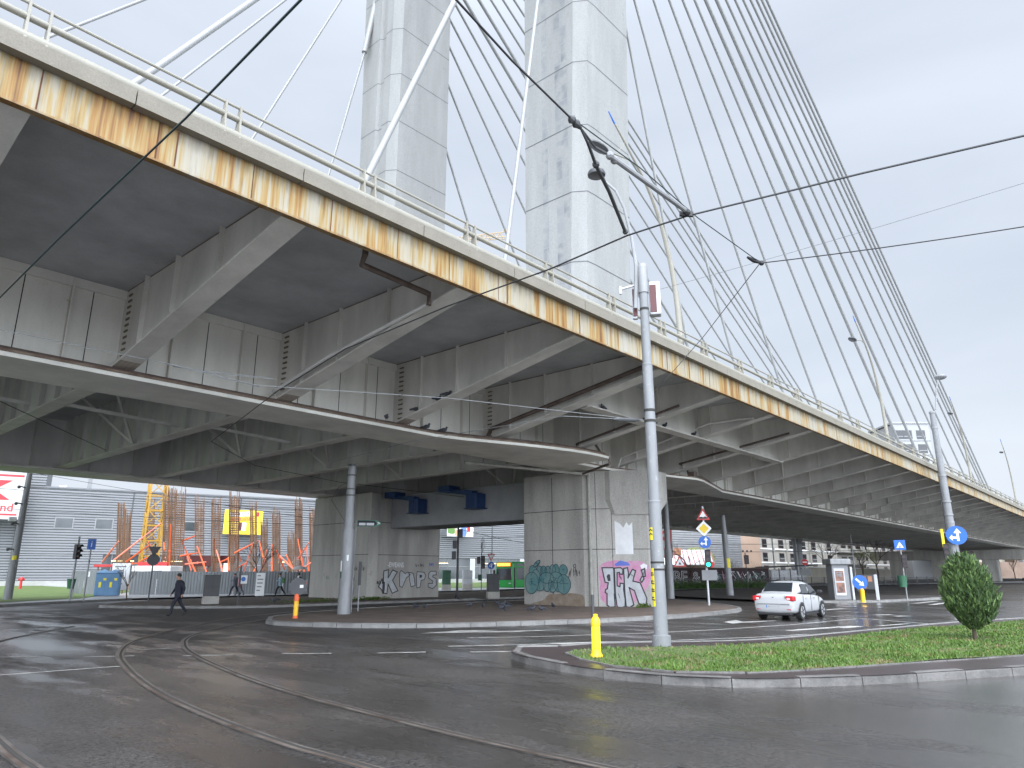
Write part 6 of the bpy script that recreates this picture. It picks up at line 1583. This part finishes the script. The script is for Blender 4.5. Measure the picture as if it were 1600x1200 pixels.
for px, z in ((.25,4),(.62,4),(.25,1.5)): f = MB().box(w_*px,w_*px+.9,-.05,.02,z,z+1.4).build('window', 'rwin', t)
t, w_ = block(1090,1180,168,168,4.2,2,'pale wall closing the yard behind the pink gable','cream','yard_wall')
# low cream wall behind the railing
a, b = at(1262,905,118), at(1400,905,188); d = b-a; t = thing('boundary_wall', 'long low cream wall behind the railing and kiosk', 'wall', (a.x,a.y,0), math.atan2(d.y,d.x)); MB().box(0,d.length,0,.3,0,2.5).build('wall', 'cream', t); MB().box(-.05,d.length+.05,-.05,.35,2.5,2.6).build('coping', 'white', t)
# low shed with red and white striped roof
a, b = at(1020,905,112), at(1116,905,112); d = b-a; t = thing('shed', 'low brown shed with red and white striped sheet roof', 'shed', (a.x,a.y,0), math.atan2(d.y,d.x)); w_ = d.length
MB().box(0,w_,0,4,0,2.3).build('wall', 'brick', t); t.scale = (1,1.2,1.22)
mb = MB(); n = 26
for k in range(n):
    x0, x1 = w_*k/n*1.02, w_*(k+1)/n*1.02; x1 = x0+(x1-x0)*(1.45 if k % 2 == 0 else 1); x0 = x0+(.45*w_/n if k % 2 else 0)
    mb.add([(x0,-.4,2.3),(x1,-.4,2.3),(x1+.9,4.3,4.2),(x0+.9,4.3,4.2),(x0,-.4,2.4),(x1,-.4,2.4),(x1+.9,4.3,4.3),(x0+.9,4.3,4.3)], [(4,5,6,7),(0,3,2,1),(0,1,5,4),(1,2,6,5),(2,3,7,6),(3,0,4,7)], k % 2)
MT['stripe'] = M('red_roof_stripe', (.5,.2,.19), .6); mb.build('roof', ['white','stripe'], t)
MT['brickred'] = M('chimney_brick', (.4,.2,.12), .9); MB().box(w_*.46,w_*.56,2.4,3.2,3.2,4.5).build('chimney', 'brickred', t)
# dark graffitied fence
MT['dfence'] = M('dark_plum_boards', (.045,.025,.025), .8, var=.3, vs=1, streak=4)
a, b = at(1024,911,84), at(1202,908,90); d = b-a; t = thing('board_fence', 'dark plum board fence covered in pale outline graffiti', 'fence', (a.x,a.y,.1), math.atan2(d.y,d.x)); w_ = d.length
MB().box(0,w_,0,.12,0,2.1).build('boards', 'dfence', t); MB().box(-.02,w_+.02,-.03,.15,2.1,2.16).build('coping', 'brick', t)
b_ = t.children[0]
for s_, x, z, sz_ in (('BE',.21,1.0,1.9),('&',.345,1.0,1.7)):
    o = text_mesh(s_, sz_, 'gwht', 'graffiti', b_, T(w_*x,-.012,z), offset=.03, extrude=.001); text_mesh(s_, sz_, 'gblk', 'graffiti', b_, T(w_*x,-.018,z), offset=-.012, extrude=.001)
for k in range(22):
    x = w_*(.5+.022*k); MB().stroke([(x+random.uniform(-.4,.4),random.uniform(.3,1.8)) for _ in range(5)], .05, -.02).build('graffiti', random.choice(('gwht','gteal','gpink')), b_)
# railing fence
def railing(a, b, label, h=1.0, step=.16):
    d = b-a; ln = d.length; t = thing('railing', label, 'railing', (a.x,a.y,.1), math.atan2(d.y,d.x)); mb = MB(); k = int(ln/step)
    for i in range(k+1): mb.beam((i*step,0,0),(i*step,0,h), .022, .022)
    mb.build('bars', 'dgrey', t); MB().box(0,ln,-.025,.025,h-.04,h).box(0,ln,-.025,.025,.12,.16).build('rail', 'dgrey', t)
    x = 0; st_ = max(2.4, ln/40)
    while x <= ln: MB().box(x-.04,x+.04,-.04,.04,0,h+.08).build('post', 'dgrey', t); x += st_
railing(gp(1205,918), gp(1480,914), 'long dark railing running behind the kiosk and bins')
railing(gp(1040,922), gp(1205,918), 'dark railing before the graffitied board fence', .9)
# hedge plants under the fence
hg = MB()
for _ in range(6000):
    f = random.random(); c = gp(1030,921,.1).lerp(gp(1210,918,.1), f)+Vector((random.gauss(0,.5),1.2+random.gauss(0,.5),abs(random.gauss(0,.35)))); a = Vector((random.gauss(0,1),random.gauss(0,1),random.gauss(0,1))).normalized()*.09; b = a.cross(Vector((0,.3,1))).normalized()*.05
    hg.add([c-a,c-b,c+a,c+b], [(0,1,2,3)])
MT['hedge'] = M('ground_ivy', (.07,.15,.03), .7, var=.4, vs=3); tag(hg.build('ground_ivy', 'hedge'), 'strip of low green ivy under the dark board fence', 'ivy', kind='stuff')
wd_ = MB()
for cx, cy, n_, s_ in ((29.2,18.0,260,.28),(26.8,35.2,700,.7),(23.0,35.5,400,1.2)):
    for _ in range(n_):
        c = Vector((cx+random.gauss(0,s_), cy-abs(random.gauss(0,s_*.4)), .12+abs(random.gauss(0,.07)))); a = Vector((random.gauss(0,1),random.gauss(0,1),random.gauss(0,1)+.8)).normalized()*.07; b = a.cross(Vector((random.gauss(0,1),.3,1))).normalized()*.025
        wd_.add([c-a,c-b,c+a,c+b], [(0,1,2,3)])
tag(wd_.build('weeds', 'blade'), 'green weeds growing at the feet of the piers', 'weeds', kind='stuff')
# bus shelter
sp = gp(1228,914,.1); t = thing('bus_shelter', 'dark tram stop shelter with flat wavy roof beyond the white car', 'shelter', sp, face_cam(sp)); 
s_ = sp.length/60
for x in (-2.0,-1.2,-.4,.4,1.2): MB().box(x*s_-.06,x*s_+.06,-.06,.06,0,2.15).build('post', 'black', t)
MB().add([(-2.4*s_,-.9,2.1),(2.4*s_,-.9,2.45),(2.4*s_,.9,2.45),(-2.4*s_,.9,2.1),(-2.0*s_,-.9,2.35),(2.4*s_,-.9,2.6),(2.4*s_,.9,2.6),(-2.0*s_,.9,2.35)], [(3,2,1,0),(4,5,6,7),(0,1,5,4),(1,2,6,5),(2,3,7,6),(3,0,4,7)]).build('roof', 'black', t)
MB().box(-2.0*s_,1.3*s_,.0,.03,.5,.6).build('rail', 'black', t)
vp = gp(1232,912.5,.1); t = thing('van', 'white van parked behind the tram stop shelter', 'van', vp, math.atan2(RT.y,RT.x))
MB().rbox(-2.4,1.4,0,1.7,.3,2.0,.12).build('body', 'carw', t); MB().rbox(1.2,2.3,.02,1.68,.3,1.3,.15).build('bonnet', 'carw', t); MB().box(-1.9,-.6,-.02,.03,1.15,1.75).box(.1,1.15,-.02,.03,1.15,1.75).build('side_window', 'glass', t)
for x in (-1.5,1.5): MB().tube([(x,-.03,.32),(x,.2,.32)], .32, 16).build('wheel', 'rubber', t, True)
# kiosk with posters, advertising stand
MT['posterd'] = M('dark_poster', (.06,.045,.045), .5, col2=(.35,.16,.1), vs=2.6)
kp = gp(1313,937,.1); t = thing('ticket_kiosk', 'grey ticket kiosk with two dark posters right of the white car', 'kiosk', kp, face_cam(kp)+.45)
MB().rbox(-.62,.62,-.5,.5,0,2.25,.03).build('body', 'mgrey', t); MB().rbox(-.78,.78,-.72,.66,2.25,2.62,.05).build('roof', 'galvd', t)
MB().box(-.5,.28,-.53,-.5,.3,2.0).build('frame', 'lgrey', t)
MB().box(-.42,.2,-.545,-.53,1.2,1.85).build('poster', 'posterd', t); MB().box(-.42,.2,-.545,-.53,.45,1.1).build('poster', 'posterd', t); MB().box(-.46,.24,-.55,-.53,.3,.4).build('ledge', 'white', t)
mb = MB()
for z in (1.7,1.6,1.5): mb.face(rect(-.33,.1,z,z+.05), -.549, .003)
mb.build('lettering', 'mgrey', t)
MB().rbox(.7,.86,-.6,.0,0,2.1,.02).build('side_frame', 'lgrey', t)
t.scale = (.8,.8,.9)
ap = gp(1361,938,.1); t = thing('advertising_stand', 'low grey advertising stand with red and blue poster behind the keep-right bollard', 'advertising stand', ap, face_cam(ap)-.1)
MB().rbox(-.55,.3,-.05,.05,.6,1.42,.02).build('panel', 'dgrey', t); MB().box(-.02,.2,-.06,-.05,1.05,1.36).build('poster', 'brickred', t); MB().box(-.5,-.12,-.06,-.05,.66,1.36).build('poster', 'posterd', t); MB().rbox(.3,.47,-.06,.06,0,1.45,.02).build('post', 'lgrey', t)
# slim lamp poles among the background
for px, D, H_, lb in ((1249,105,8,'slim pale lamp pole left of the thick column behind the no-entry sign'),(1337,100,8,'slim pale lamp pole just right of the kiosk'),(1212,108,7,'thin grey lamp pole before the first apartment windows')):
    p = at(px,905,D); plain_pole('lamp_pole', lb, (p.x,p.y,.05), H_, .12, .07, 'lgrey')
# concrete tower block seen over the parapet
a, b = at(1400,700,205), at(1456,700,205); d = b-a; d.z = 0; t = thing('tower_block', 'pale unfinished concrete tower block rising behind the bridge rail', 'building', (a.x,a.y,0), math.atan2(d.y,d.x)); w_ = d.length
zt = at(1425,662,205).z
MT['towerw'] = M('pale_concrete_panel', (.3,.305,.305), .85, var=.12, vs=.15); 
MB().box(0,w_,0,.5,0,zt).box(w_-.5,w_,.5,14,0,zt-.1).box(0,w_-.5,13.4,13.9,0,zt-.2).box(0,.5,.5,13.4,0,zt-.3).build('wall', 'towerw', t); MB().box(-.3,w_+.3,-.3,14.3,zt,zt+.5).build('roof', 'towerw', t)
MB().box(w_-1,w_+.2,8,20,0,zt-9).build('wing', 'towerw', t)
k = 0; z = zt-4.6
while z > zt-30:
    for x in (.35,.72,.1):
        f = MB().box(w_*x-1.0,w_*x+1.6,-.06,.02,z,z+2.6).build('window', 'dgrey', t); MB().box(w_*x-.9,w_*x+1.5,-.09,-.05,z+.7,z+.85).build('rail', 'towerw', f)
    for y in (3.0,7.5,11): MB().box(w_-.02,w_+.06,y,y+1.8,z,z+2.6).build('window', 'dgrey', t)
    MB().box(0,w_+.04,-.12,-.0,z-.6,z-.4).build('floor_line', 'mgrey', t)
    z -= 4.2
# bank and graffitied wall beyond the viaduct
a, b = at(1400,900,235), at(1700,900,235); d = b-a; t = thing('retaining_wall', 'pale graffitied retaining wall beyond the parked cars', 'wall', (a.x,a.y,0), math.atan2(d.y,d.x)); MB().box(0,d.length,0,1,0,5).build('wall', 'brick', t)
# a backdrop of far low houses closes the left horizon
a, b = at(-200,905,190), at(40,905,170); 
for i, (x0, x1, D, h) in enumerate(((1440,1500,260,9),(1500,1590,270,8),(1590,1700,265,9))):
    t, w_ = block(x0, x1, D, D, h, 8, ('grey','beige','brown')[i]+' far house beyond the viaduct, '+('left','middle','right')[i]+' of three', ('mgrey','cream','brick')[i], 'far_house')
    mb = MB()
    for k in range(5): mb.box(w_*(k+.3)/5,w_*(k+.6)/5,-.06,.02,h*.5,h*.75)
    mb.build('window', 'dgrey', t)
